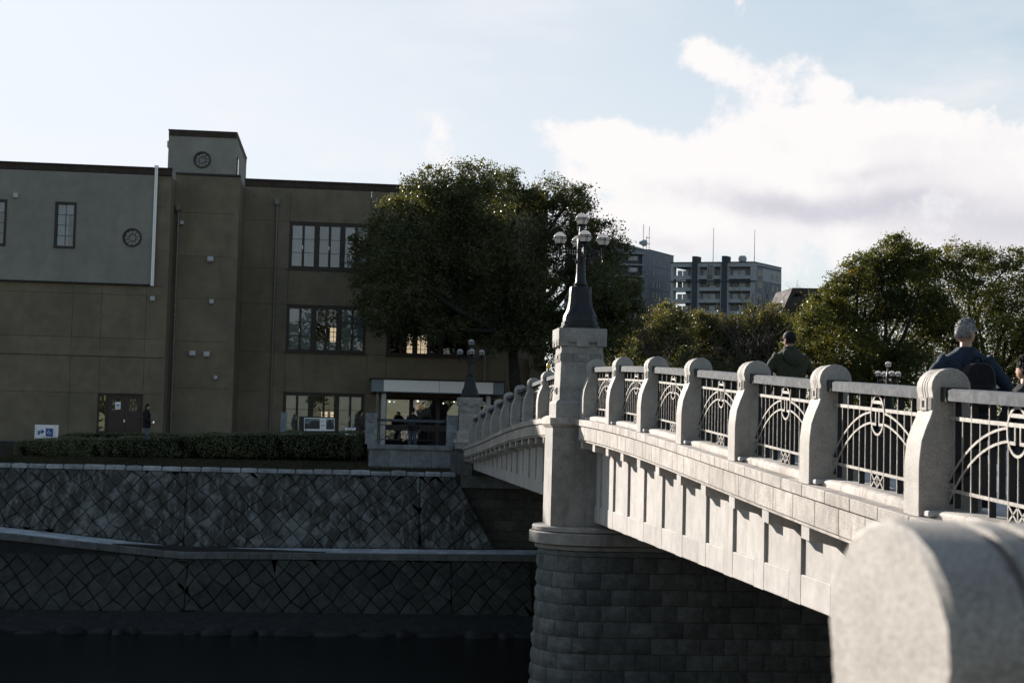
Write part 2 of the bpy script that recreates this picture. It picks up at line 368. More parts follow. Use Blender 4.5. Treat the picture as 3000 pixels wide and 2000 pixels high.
M['bulb'] = plain('lit_bulb', (1,.9,.75), .5, 0, .1, 0, emit=((1.,.80,.55), 5.))
M['amberbulb'] = plain('amber_shade', (.8,.5,.25), .5, 0, .1, 0, emit=((1.,.55,.25), .35))
M['glass'] = glass_mat('window_glass', (.86,.9,.92), .03)
M['glassd'] = glass_mat('dark_window_glass', (.4,.45,.48), .14)
M['white'] = plain('white_panel', (.86,.85,.85), .45, 0, .4, .03)
M['whitepipe'] = plain('white_gloss_pipe', (.88,.86,.87), .15, 0, .6, .02)
M['bluegrey'] = plain('blue_grey_panel', (.17,.21,.24), .5, 0, .4, .04)
M['pipe'] = plain('brown_grey_pipe', (.14,.13,.11), .45, .1, .5, .1)
M['steel'] = plain('bright_steel', (.6,.6,.6), .25, 1., .5, .1)
M['vent'] = plain('pale_vent', (.42,.42,.43), .5, 0, .4, .08)
M['skin'] = plain('skin', (.46,.27,.19), .55, 0, .3, .1, 20)
M['hairgrey'] = plain('grey_hair', (.27,.265,.26), .7, 0, .2, .5, 60, 1., 90)
M['hairblack'] = plain('black_hair', (.02,.016,.013), .6, 0, .15, .3, 60, .8, 90)
M['navy'] = plain('navy_cloth', (.022,.034,.055), .85, 0, .2, .25, 14, .5, 40)
M['olive'] = plain('olive_cloth', (.040,.043,.028), .85, 0, .2, .2, 10, .5, 40)
M['black'] = plain('black_cloth', (.012,.012,.014), .8, 0, .25, .2, 12, .5, 50)
M['darkgrey'] = plain('dark_grey_cloth', (.03,.03,.033), .85, 0, .2, .2, 12, .4, 50)
M['jeans'] = plain('blue_denim', (.10,.13,.18), .9, 0, .2, .2, 20, .3, 60)
M['brownc'] = plain('brown_cloth', (.045,.036,.036), .85, 0, .2, .2, 12, .4, 40)
M['blue'] = plain('sign_blue', (.035,.10,.30), .5, 0, .4, .05)
M['yellow'] = plain('amber_plastic', (.62,.36,.04), .35, 0, .5, .15, 20)
M['bark'] = stone('dark_bark', (.035,.03,.024), (.022,.019,.016), .3, 40, .4, 3, 0, rnd=.1, bump=1., bdist=.03, bumpscale=14)
M['twig'] = plain('grey_twig', (.055,.045,.038), .8, 0, .2, .2)
M['leafdark'] = leaf_mat('camphor_leaf', (.060,.074,.030), (.080,.088,.036), (.048,.062,.030), .34, .22)
M['leafgold'] = leaf_mat('sun_gilded_leaf', (.060,.078,.026), (.092,.102,.034), (.050,.066,.026), .42, .18, yellow=.20, ycol=(.26,.165,.04))  # golden sunlight on the crowns painted in as yellow leaves
M['leafmid'] = leaf_mat('olive_green_leaf', (.085,.092,.042), (.125,.124,.052), (.07,.078,.038), .40, .18, yellow=.12, ycol=(.15,.105,.03))
M['hedge'] = leaf_mat('hedge_leaf', (.10,.112,.058), (.14,.15,.08), (.08,.09,.05), .15, .4)
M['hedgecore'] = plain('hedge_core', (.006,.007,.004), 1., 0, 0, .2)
M['grassblade'] = leaf_mat('dry_grass', (.045,.042,.02), (.06,.05,.026), (.03,.034,.016), .2, .2)
# ================================================================== THE SETTING: water, river bed, near bank
WATER = -7.4
D0 = 4.674                     # outer foot line of the bridge's posts
_dz = [0, 2, 3.7, 6.5, 9.5, 12.5, 15.5, 18.5, 21.5, 24.5, 27.5, 60]
_zz = [.225, .21, .182, .105, -.012, -.162, -.325, -.487, -.632, -.77, -.90, -1.6]
_ys = np.arange(-62, 62.01, .25); _raw = np.interp(np.abs(_ys), _dz, _zz)
_k = np.ones(9)/9; _sm = np.convolve(np.pad(_raw, 4, 'edge'), _k, 'valid')
def zc(Y): return float(np.interp(Y-34.06, _ys, _sm))        # top of the coping

mb = MB(); mb.add([(-400,-60,WATER),(400,-60,WATER),(400,56.5,WATER),(-400,56.5,WATER)], [(0,1,2,3)])
m, nt, out = new_mat('river_water'); b_ = NB(nt)
P_ = b_.pos((1, 2.2, 1)); h_ = b_.math('ADD', b_.noise(P_, 3.5, 5, .6), b_.math('MULTIPLY', b_.noise(P_, 14, 3), .35))
q_ = b_.bsdf((.003,.004,.0034), .10, 0, .25, b_.bump(h_, .16, .05)); nt.links.new(q_.outputs[0], out.inputs[0]); M['water'] = m
struct('water', mb, m)
mb = MB(); mb.add([(-420,-62,-9.5),(420,-62,-9.5),(420,55,-9.5),(420,57,-6.9),(-420,57,-6.9),(-420,55,-9.5)], [(0,1,2,5),(5,2,3,4)])
struct('river_bed', mb, M['gravel'])
# the near bank under the photographer: a paved terrace whose river edge is hidden below the frame
mb = MB(); mb.box(-60, 40, -60, 1.2, -9, -1.55); mb.box(3.2, 26, 1.2, 8.0, -9, -1.5)
struct('near_bank_pavement', mb, M['asphalt'])

# ================================================================== THE BRIDGE
XG = 5.08                      # recessed face of the girder
W_B = 17.2                     # width of the bridge
bridge = thing('road_bridge', (D0+8, 34, -2), 'pale granite road bridge crossing the river from right foreground to far bank', 'bridge')
def slab_pts(x0, x1, ya, yb, t, b):
    return [(x0,ya,zc(ya)+b),(x1,ya,zc(ya)+b),(x1,yb,zc(yb)+b),(x0,yb,zc(yb)+b),(x0,ya,zc(ya)+t),(x1,ya,zc(ya)+t),(x1,yb,zc(yb)+t),(x0,yb,zc(yb)+t)]
mb = MB(); ys = [1.0+1.5*i for i in range(41)]
for ya, yb in zip(ys[:-1], ys[1:]):
    if ya < 59.5: mb.hexa(slab_pts(D0+.32, D0+W_B-.32, ya, yb, -.13, -.44))
mb.build('deck', M['deck'], bridge)
# deck paving slabs that show through the railing
pv = MB()
for i in range(28):
    ya = 8.2+i*.9
    pv.hexa(slab_pts(D0+.62, D0+9, ya+.006, ya+.894, -.118, -.135))
o = pv.build('deck_paving', M['deck'], bridge); o['kind'] = 'stuff'
def skew(z0):     # chamfered block that follows the road's camber
    return lambda x, y, z: (x, y, z+zc(y))
def spans():      # (start, end, side) of each run of stones between the pylons
    return [(6.2, 30.70), (31.95, 60.6)]
for a, e in spans():
    n = round((e-a)/.75); st = (e-a)/n
    for i in range(n):
        y0, y1 = a+i*st, a+(i+1)*st
        mb = MB().cbox(D0-.07, D0+.60, y0+.003, y1-.003, -.122, 0, .008, 0, skew(0)); mb.build('coping_block', M['granite'], bridge)
        y0f, y1f = max(a, y0-.33), min(e, y1-.33)
        if y1f-y0f > .05:
            mb = MB().cbox(D0-.035, D0+.35, y0f+.0025, y1f-.0025, -.388, -.132, .006, 0, skew(0)); mb.build('fascia_block', M['granite'], bridge)
    # cornice strip, girder, pilasters, plinths and brackets, 1.5 m apart
    nb = int((e-a)/1.5)+2
    base = 28.741
    ks = [k for k in range(-30, 30) if a-.2 < base+1.5*k-.2 and base+1.5*k+.2 < e+.1]
    zb = -1.885 if a < 30 else -1.72
    yprev = a
    for k in ks:
        yc = base+1.5*k
        mb = MB().cbox(D0-.005, D0+.5, max(a, yc-.75), min(e, yc+.75)-.004, -.432, -.394, .004, 0, skew(0)); mb.build('cornice', M['granite'], bridge)
        poly = [(D0+.015,-.436),(D0+.015,-.572),(D0+.12,-.58),(D0+.18,-.60),(XG,-.66),(XG,-.436)]
        mb = MB().prism(poly, lambda u, v: (u, yc-.135, v+zc(yc-.135)), lambda u, v: (u, yc+.135, v+zc(yc+.135))); mb.build('bracket', M['girder'], bridge)
        # pilaster and plinth stand 4 cm proud of the panel behind
        y0, y1 = yc-.20, yc+.24
        mb = MB().hexa([(XG-.038,y0,zb+.002),(XG+.05,y0,zb+.002),(XG+.05,y1,zb+.002),(XG-.038,y1,zb+.002),(XG-.038,y0,zc(y0)-.44),(XG+.05,y0,zc(y0)-.44),(XG+.05,y1,zc(y1)-.44),(XG-.038,y1,zc(y1)-.44)])
        mb.build('pilaster', M['girder'], bridge)
        y2 = min(e, yc+1.30)
        if y2-y1 > .1:
            mb = MB().cbox(XG-.036, XG+.05, y1+.006, y2-.004, zb+.001, zb+.335, .010); mb.build('plinth', M['girder'], bridge)
            mb = MB().hexa([(XG,y1-.03,zb+.3),(XG+.3,y1-.03,zb+.3),(XG+.3,y2+.03,zb+.3),(XG,y2+.03,zb+.3),(XG,y1-.03,zc(y1)-.442),(XG+.3,y1-.03,zc(y1)-.442),(XG+.3,y2+.03,zc(y2)-.442),(XG,y2+.03,zc(y2)-.442)])
            mb.build('girder_panel', M['girder'], bridge)
    # the beams under the deck
    for gx in (XG+.02, 8.6, 12.2, 15.8, D0+W_B-.8):
        mb = MB(); yy = np.linspace(a, e, 19)
        for ya, yb in zip(yy[:-1], yy[1:]):
            mb.hexa([(gx,ya,zb+.004),(gx+.4,ya,zb+.004),(gx+.4,yb,zb+.004),(gx,yb,zb+.004),(gx,ya,zc(ya)-.445),(gx+.4,ya,zc(ya)-.445),(gx+.4,yb,zc(yb)-.445),(gx,yb,zc(yb)-.445)])
        mb.build('beam', M['girder'], bridge)
# far-side edge
mb = MB()
for ya, yb in zip(ys[:-1], ys[1:]):
    if ya < 59.5: mb.hexa(slab_pts(D0+W_B-.60, D0+W_B+.07, ya, yb, 0, -.40))
mb.build('far_edge', M['granite'], bridge)
mb = MB(); mb.box(D0+W_B-.2, D0+W_B+.3, 6, 60, -1.9, -.6); mb.build('far_girder', M['girder'], bridge)

# ------------------------------------------------------------------ pier with its rock-faced blocks
pier = thing('bridge_pier', (5.6, 31.33, WATER), 'round nosed bridge pier of dark rock faced stone blocks standing in the river', 'pier')
PCX, PCY, PR = 5.02, 31.33, 1.0
def pier_path(s, off):
    "s along the wall: 0 at the start of the straight front (going +X), negative round the nose"
    if s >= 0: return Vector((PCX+s, PCY-PR-off, 0)), Vector((0, -1, 0))
    a = -s/PR
    n = Vector((-math.sin(a), -math.cos(a), 0)); return Vector((PCX, PCY, 0))+n*(PR+off), n
mb = MB(); ring = []
for j in range(25): p, n = pier_path(-PR*math.pi*j/24, -.12); ring.append((p.x, p.y))
ring += [(22, PCY+PR-.12), (22, PCY-PR+.12)]
mb.loft([[(x, y, z) for x, y in ring] for z in (-9.2, -2.1)]); mb.build('core', M['joint'], pier)
def cap(o0, o1, z0, z1, name, mat, ch=.02):
    mb = MB(); rs = []
    for off, z in ((o0, z0), (o1, z0+ch*1.0), (o1, z1-ch), (o1-ch, z1)):
        r = []
        for j in range(33): p, n = pier_path(-PR*math.pi*j/32, off); r.append((p.x, p.y, z))
        r += [(22, PCY+PR+off, z), (22, PCY-PR-off, z)]; rs.append(r)
    mb.loft(rs); return mb.build(name, mat, pier, 30.)
cap(.10, .15, -2.095, -1.985, 'cap_step', M['pylon'])
cap(.12, .21, -2.345, -2.097, 'cap', M['pylon'])
cap(.02, .09, -2.455, -2.347, 'cove', M['pylon'])
cap(.015, .02, -2.555, -2.457, 'neck_course', M['pier'], .004)
ROWH = .318; z = -2.56; row = 0
def rock_block(s0, s1, z0, z1, name, mat, parent, pathf, amp=.042, gap=.0045, nu=7, nv=5, batter=.045):
    mb = MB(); ring = []; g = []
    amp *= random.uniform(.6, 1.25); ph = random.random()*50; tilt = random.uniform(-.25, .25); tz = random.uniform(-.3, .3)
    for j in range(nv):
        for i in range(nu):
            u, v = i/(nu-1), j/(nv-1)
            ed = min(1, 4.2*min(u, 1-u, (v*.8), (1-v)*.8)+.0)
            h = amp*(ed**.6)*(1+tilt*(u-.5)*2+tz*(v-.5)*2+.55*(random.random()-.5))
            zz_ = z0+gap+(z1-z0-2*gap)*v
            p, n = pathf(s0+gap+(s1-s0-2*gap)*u, batter*(-2.56-zz_))
            q = p+n*h; g.append((q.x, q.y, zz_))
    for j in (0, nv-1):
        pass
    fs = [(j*nu+i, j*nu+i+1, (j+1)*nu+i+1, (j+1)*nu+i) for j in range(nv-1) for i in range(nu-1)]
    # returns into the joint
    bord = [i for i in range(nu)]+[j*nu+nu-1 for j in range(1, nv)]+[(nv-1)*nu+i for i in range(nu-2, -1, -1)]+[j*nu for j in range(nv-2, 0, -1)]
    n0 = len(g)
    for k in bord:
        j, i = divmod(k, nu); zz_ = g[k][2]
        p, n = pathf(s0+gap+(s1-s0-2*gap)*i/(nu-1), batter*(-2.56-zz_)); q = p-n*.10; g.append((q.x, q.y, zz_))
    for a in range(len(bord)):
        b2 = (a+1) % len(bord); fs.append((bord[a], bord[b2], n0+b2, n0+a))
    mb.add(g, fs); return mb.build(name, mat, parent, 38.)
while z > WATER-.4:
    s = -PR*2.2-(.27 if row % 2 else 0); jit = random.uniform(0, .08)
    while s < 6.1:
        wdt = .51*random.uniform(.9, 1.08)
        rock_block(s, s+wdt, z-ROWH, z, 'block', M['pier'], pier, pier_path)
        s += wdt
    z -= ROWH; row += 1

# ------------------------------------------------------------------ pylons
def pylon(cx, cy, ztop, zbase, zfoot, k, name, label, cat='pylon', foot=True):
    t = thing(name, (cx, cy, zfoot), label, cat, 'lamp pylons of the bridge')
    mt = M['pylon']; h = lambda v: zbase+(ztop-zbase)*v     # heights as a share of the upper pylon
    def sq(r, z): return [(cx-r,cy-r,z),(cx+r,cy-r,z),(cx+r,cy+r,z),(cx-r,cy+r,z)]
    mb = MB().loft([sq(.575*k, zbase), sq(.575*k, h(.165)), sq(.555*k, h(.185))]); mb.build('base_block', mt, t)
    mb = MB().loft([sq(.55*k, h(.186)), sq(.495*k, h(.205)), sq(.495*k, h(.245)), sq(.490*k, h(.275))]); mb.build('flare', mt, t)
    mb = MB()
    for a_ in (.276, .298, .318): mb.loft([sq(.492*k, h(a_)), sq(.492*k, h(a_+.018))])
    mb.loft([sq(.482*k, h(.276)), sq(.482*k, h(.34))]); mb.build('banding', mt, t)
    mb = MB().loft([sq(.488*k, h(.338)), sq(.470*k, h(.628))]); mb.build('shaft', mt, t)
    for sx in (-1, 1):                        # tablets at the foot of the shaft's sides
        mb = MB(); x = cx+sx*.49*k
        mb.cbox(min(x, x+sx*.03), max(x, x+sx*.03), cy-.12*k, cy+.12*k, h(.27), h(.34), .005)
        mb.cbox(min(x, x+sx*.05), max(x, x+sx*.05), cy-.05*k, cy+.05*k, h(.285), h(.325), .005); mb.build('tablet', mt, t)
    mb = MB().loft([sq(.468*k, h(.629)), sq(.468*k, h(.87))]); mb.build('neck', mt, t)
    mb = MB(); z0, z1 = h(.640), h(.715)
    for axis in (0, 1):
        for sg in (-1, 1):
            for i in range(17):
                u = -.44*k+i*.055*k
                if abs(u) < .16*k: continue
                a0, a1 = u-.018*k, u+.018*k; f0, f1 = sg*.466*k, sg*.492*k
                if axis == 0: mb.box(cx+a0, cx+a1, cy+min(f0,f1), cy+max(f0,f1), z0, z1)
                else: mb.box(cx+min(f0,f1), cx+max(f0,f1), cy+a0, cy+a1, z0, z1)
            f0, f1 = sg*.466*k, sg*.497*k
            if axis == 0: mb.cbox(cx-.15*k, cx+.15*k, cy+min(f0,f1), cy+max(f0,f1), z0-.01, z1, .008); mb.cbox(cx-.11*k, cx+.11*k, cy+sg*.505*k-.009, cy+sg*.505*k+.009, z0+.035, z1-.03, .004)
            else: mb.cbox(cx+min(f0,f1), cx+max(f0,f1), cy-.15*k, cy+.15*k, z0-.01, z1, .008); mb.cbox(cx+sg*.505*k-.009, cx+sg*.505*k+.009, cy-.11*k, cy+.11*k, z0+.035, z1-.03, .004)
    mb.loft([sq(.484*k, z1+.002), sq(.484*k, z1+.015)]); mb.loft([sq(.484*k, z0-.026), sq(.484*k, z0-.012)])
    mb.build('frieze', mt, t)
    mb = MB().loft([sq(.54*k, h(.868)), sq(.54*k, ztop-.008), sq(.532*k, ztop)])
    for axis in (0, 1):                       # the hanging battlement of the cap block
        for sg in (-1, 1):
            for u0, u1, zz0 in ((-.54, -.32, h(.80)), (-.14, .14, h(.795)), (.32, .54, h(.80)), (-.33, .33, h(.845))):
                f0, f1 = sorted((sg*.469*k, sg*(.54 if abs(u0) != .33 else .53)*k))
                if axis == 0: mb.box(cx+u0*k, cx+u1*k, cy+f0, cy+f1, zz0, h(.869))
                else: mb.box(cx+f0, cx+f1, cy+u0*k*.98, cy+u1*k*.98, zz0+.001, h(.869)-.001)
    mb.build('cap_block', mt, t)
    if foot:
        mb = MB().loft([sq(.655*k, zfoot), sq(.645*k, zbase-.21)]); mb.build('lower_shaft', M['pylon'], t)
        mb = MB().loft([sq(.64*k, zbase-.215), sq(.72*k, zbase-.125), sq(.72*k, zbase-.004), sq(.70*k, zbase)]); mb.build('string_course', M['granite'], t)
    return t
pylon(4.76, 31.33, 2.05, .205, -1.984, .92, 'bridge_pylon', 'tall square granite pylon rising from the river pier and carrying the large lamp')
pylon(4.93, 61.62, 1.13, -.55, -1.95, .9, 'bridge_pylon', 'shaded granite end pylon on the far bank beside the white canopy')
pylon(22.9, 63.9, .80, -.75, -1.95, .9, 'bridge_pylon', 'granite end pylon hidden behind the railing below the far right lamp')
# ------------------------------------------------------------------ lamps
def lamp(cx, cy, z0, k, name, label):
    t = thing(name, (cx, cy, z0), label, 'street lamp', 'five globe street lamps on the bridge pylons'); mt = M['lampiron']
    mb = MB(); mb.lathe([(.42*k,0),(.42*k,.05*k),(.385*k,.07*k),(.385*k,.15*k),(.37*k,.165*k)], (cx,cy,z0), 16, 0, 7); mb.build('plinth', mt, t)
    prof = [(.36,.166),(.355,.27),(.335,.33),(.29,.42),(.262,.52),(.246,.64),(.238,.78),(.232,.93),(.225,.945)]
    mb = MB().lathe([(r*k, z*k) for r, z in prof], (cx,cy,z0), 16, 0, 6)
    for sx, sy in ((0,-1),(-1,0),(1,0),(0,1)):
        for zz0, zz1, r0, r1 in ((.55,.88,.258,.244),):
            if sx == 0: mb.hexa([(cx-.11*k,cy+sy*(r0-.03)*k,z0+zz0*k),(cx+.11*k,cy+sy*(r0-.03)*k,z0+zz0*k),(cx+.11*k,cy+sy*(r0+.004)*k,z0+zz0*k),(cx-.11*k,cy+sy*(r0+.004)*k,z0+zz0*k),(cx-.10*k,cy+sy*(r1-.03)*k,z0+zz1*k),(cx+.10*k,cy+sy*(r1-.03)*k,z0+zz1*k),(cx+.10*k,cy+sy*(r1+.002)*k,z0+zz1*k),(cx-.10*k,cy+sy*(r1+.002)*k,z0+zz1*k)])
    mb.build('bell_base', mt, t, 40.)
    mb = MB().lathe([(r*k, z*k) for r, z in [(.20,.946),(.135,.98),(.15,1.0),(.15,1.02),(.125,1.035),(.125,1.06),(.112,1.08),(.102,1.30),(.098,1.9),(.098,2.02),(.075,2.05),(.06,2.2),(.05,2.32)]], (cx,cy,z0), 16)
    mb.build('column', mt, t, 40.)
    R = .49*k; zg = z0+2.03*k
    for ax, ay in ((1,0),(-1,0),(0,1),(0,-1)):
        mb = MB(); X = lambda r, s_, z_: (cx+ax*r-ay*s_, cy+ay*r+ax*s_, z_)
        def bar(r0, r1, w_, za, zb_):
            mb.hexa([X(r0,-w_,za),X(r1,-w_,za),X(r1,w_,za),X(r0,w_,za),X(r0,-w_,zb_),X(r1,-w_,zb_),X(r1,w_,zb_),X(r0,w_,zb_)])
        bar(.09*k, R, .022*k, zg-.30*k, zg-.275*k); bar(.09*k, R-.02*k, .018*k, zg-.245*k, zg-.225*k)
        for i in range(6): bar(.13*k+i*.055*k, .145*k+i*.055*k, .012*k, zg-.345*k, zg-.228*k)
        mb.tube([X(.10*k,0,zg-.55*k), X(.13*k,0,zg-.42*k), X(.24*k,0,zg-.35*k), X(.40*k,0,zg-.30*k)], .018*k, 6)
        mb.lathe([(.02*k,-.42*k),(.028*k,-.36*k),(.028*k,-.2*k),(.05*k,-.17*k),(.075*k,-.135*k),(.10*k,-.105*k)], X(R,0,zg), 12)
        mb.tube([X(R,.035*k*math.cos(a), zg-.45*k+.035*k*math.sin(a)) for a in np.linspace(0, 6.28, 12)], .006*k, 5)
        mb.build('arm', mt, t, 40.)
    for gx, gy, gz in ((cx+R,cy,zg),(cx-R,cy,zg),(cx,cy+R,zg),(cx,cy-R,zg),(cx,cy,z0+2.48*k)):
        r = .148*k; mb = MB(); prof = [(.09*k,-.118*k)]
        for i in range(13): a = -.87+i*(math.pi/2+.86)/12; prof.append((r*math.cos(a), r*math.sin(a)))
        mb.lathe(prof, (gx,gy,gz), 24); g = mb.build('globe', M['globe'], t, True)
        mb = MB()
        for zz0 in (.035, -.012): mb.lathe([(math.sqrt(r*r-(zz0*k)**2)-.004,zz0*k-.006*k),(math.sqrt(r*r-(zz0*k)**2)+.011*k,zz0*k-.006*k),(math.sqrt(r*r-(zz0*k)**2)+.011*k,zz0*k+.006*k),(math.sqrt(r*r-(zz0*k)**2)-.004,zz0*k+.006*k)], (gx,gy,gz), 24)
        mb.build('ring', mt, g)
        mb = MB()
        for i in range(4):
            a = -math.pi/2+.13+i*math.pi/2
            for da in (-.11, .11):
                pts = [(gx+math.cos(a+da)*rr_, gy+math.sin(a+da)*rr_, gz+zz_) for rr_, zz_ in ((math.sqrt(r*r-.0012*k)+.006,.036*k),(r+.006,0),(math.sqrt(max(0,r*r-(.06*k)**2))+.006,-.06*k),(math.sqrt(max(0,r*r-(.11*k)**2))+.006,-.11*k))]
                mb.tube(pts, .006*k, 5)
        mb.build('rib', mt, g)
        mb = MB().lathe([(.045*k,-.165*k),(.085*k,-.145*k),(.115*k,-.117*k),(.112*k,-.112*k),(.02*k,-.12*k)], (gx,gy,gz), 16); mb.build('cup', mt, t, 40.)
    return t
lamp(4.76, 31.33, 2.054, .925, 'street_lamp', 'large five globe lamp on the tall pylon in the middle of the bridge')
lamp(4.93, 61.62, 1.134, .90, 'street_lamp', 'small shaded five globe lamp in front of the white canopy')
lamp(23.25, 63.9, .80, .92, 'street_lamp', 'small far five globe lamp between the cap man and the grey haired man')

# ------------------------------------------------------------------ posts
def post_profile():
    pts = [(0,0),(0,.40),(.003,.46),(.020,.61),(.060,.73),(.092,.805),(.108,.855),(.116,.88),(.118,.965),(.112,.985)]
    for i in range(13):
        a = math.pi*1.12-i*(math.pi*1.24)/12
        pts.append((.27+.168*math.cos(a), 1.055+.165*math.sin(a)))
    left = pts[:]; out_ = left+[(.54-x, z) for x, z in left[9::-1]]
    return out_
PP = post_profile()
def post_meshes():
    mb = MB(); T = .35; rings = []
    g = [.32, .47, .62]; ysl = [(0,.012),(.010,0)]
    for c in g: ysl += [(c*T-.009,0),(c*T-.008,1),(c*T+.008,1),(c*T+.009,0)]
    ysl += [(T-.010,0),(T,.012)]
    for y, ins in ysl:
        r = []
        for x, z in PP:
            dx, dz_ = x-.27, z-1.055
            if ins == 1 and z > .975:
                l = math.hypot(dx, dz_); r.append((x-dx/l*.013, y, z-dz_/l*.013))
            elif 0 < ins < .5:
                r.append((x+(.008 if x < .27 else -.008), y, z-(.008 if z > 1.1 else 0)))
            else: r.append((x, y, z))
        rings.append(r)
    mb.loft(rings); body = mesh_of('shaft', mb.v, mb.f, mb.m, M['post'], 25.)
    bosses = []
    for sx in (0, 1):
        mb = MB(); fx = lambda u: u if sx == 0 else .54-u
        def bx(u0, u1, y0, y1, z0, z1): mb.cbox(min(fx(u0), fx(u1)), max(fx(u0), fx(u1)), y0, y1, z0, z1, .002)
        z0, z1 = .868, .974; ya, yb = .105, .245; e = .095
        bx(e, .13, ya, ya+.04, z0, z1); bx(e, .13, yb-.04, yb, z0, z1); bx(e, .13, ya+.041, yb-.041, z0, z0+.026); bx(e, .13, ya+.041, yb-.041, z1-.026, z1)
        for yy in (.02, .045, .07, .272, .297, .322): bx(.104, .13, yy, yy+.014, z0+.003, z1-.003)
        bosses.append(mesh_of('carved_boss', mb.v, mb.f, mb.m, M['post']))
    mb = MB().cbox(.03, .16, -.13, -.012, .002, .05, .008); mb.cbox(.05, .14, -.135, -.125, .012, .042, .003); foot = mesh_of('foot_light', mb.v, mb.f, mb.m, M['vent'])
    return body, bosses, foot
PB, PBOSS, PFOOT = post_meshes()
def post(x, yfar, z, label, group, mirror=False, footbox=True, rotz=0.):
    t = thing('balustrade_post', (x, yfar-.35, z), label, 'balustrade post', group)
    for me in [PB]+PBOSS+([PFOOT] if footbox else []):
        o = bpy.data.objects.new(me.name.split('.')[0], me); C.objects.link(o); o.parent = t; o.location = me['c']
    if mirror: t.rotation_euler[2] = math.pi; t.location = (x+.54, yfar, z)
    if rotz: t.rotation_euler[2] = rotz
    return t
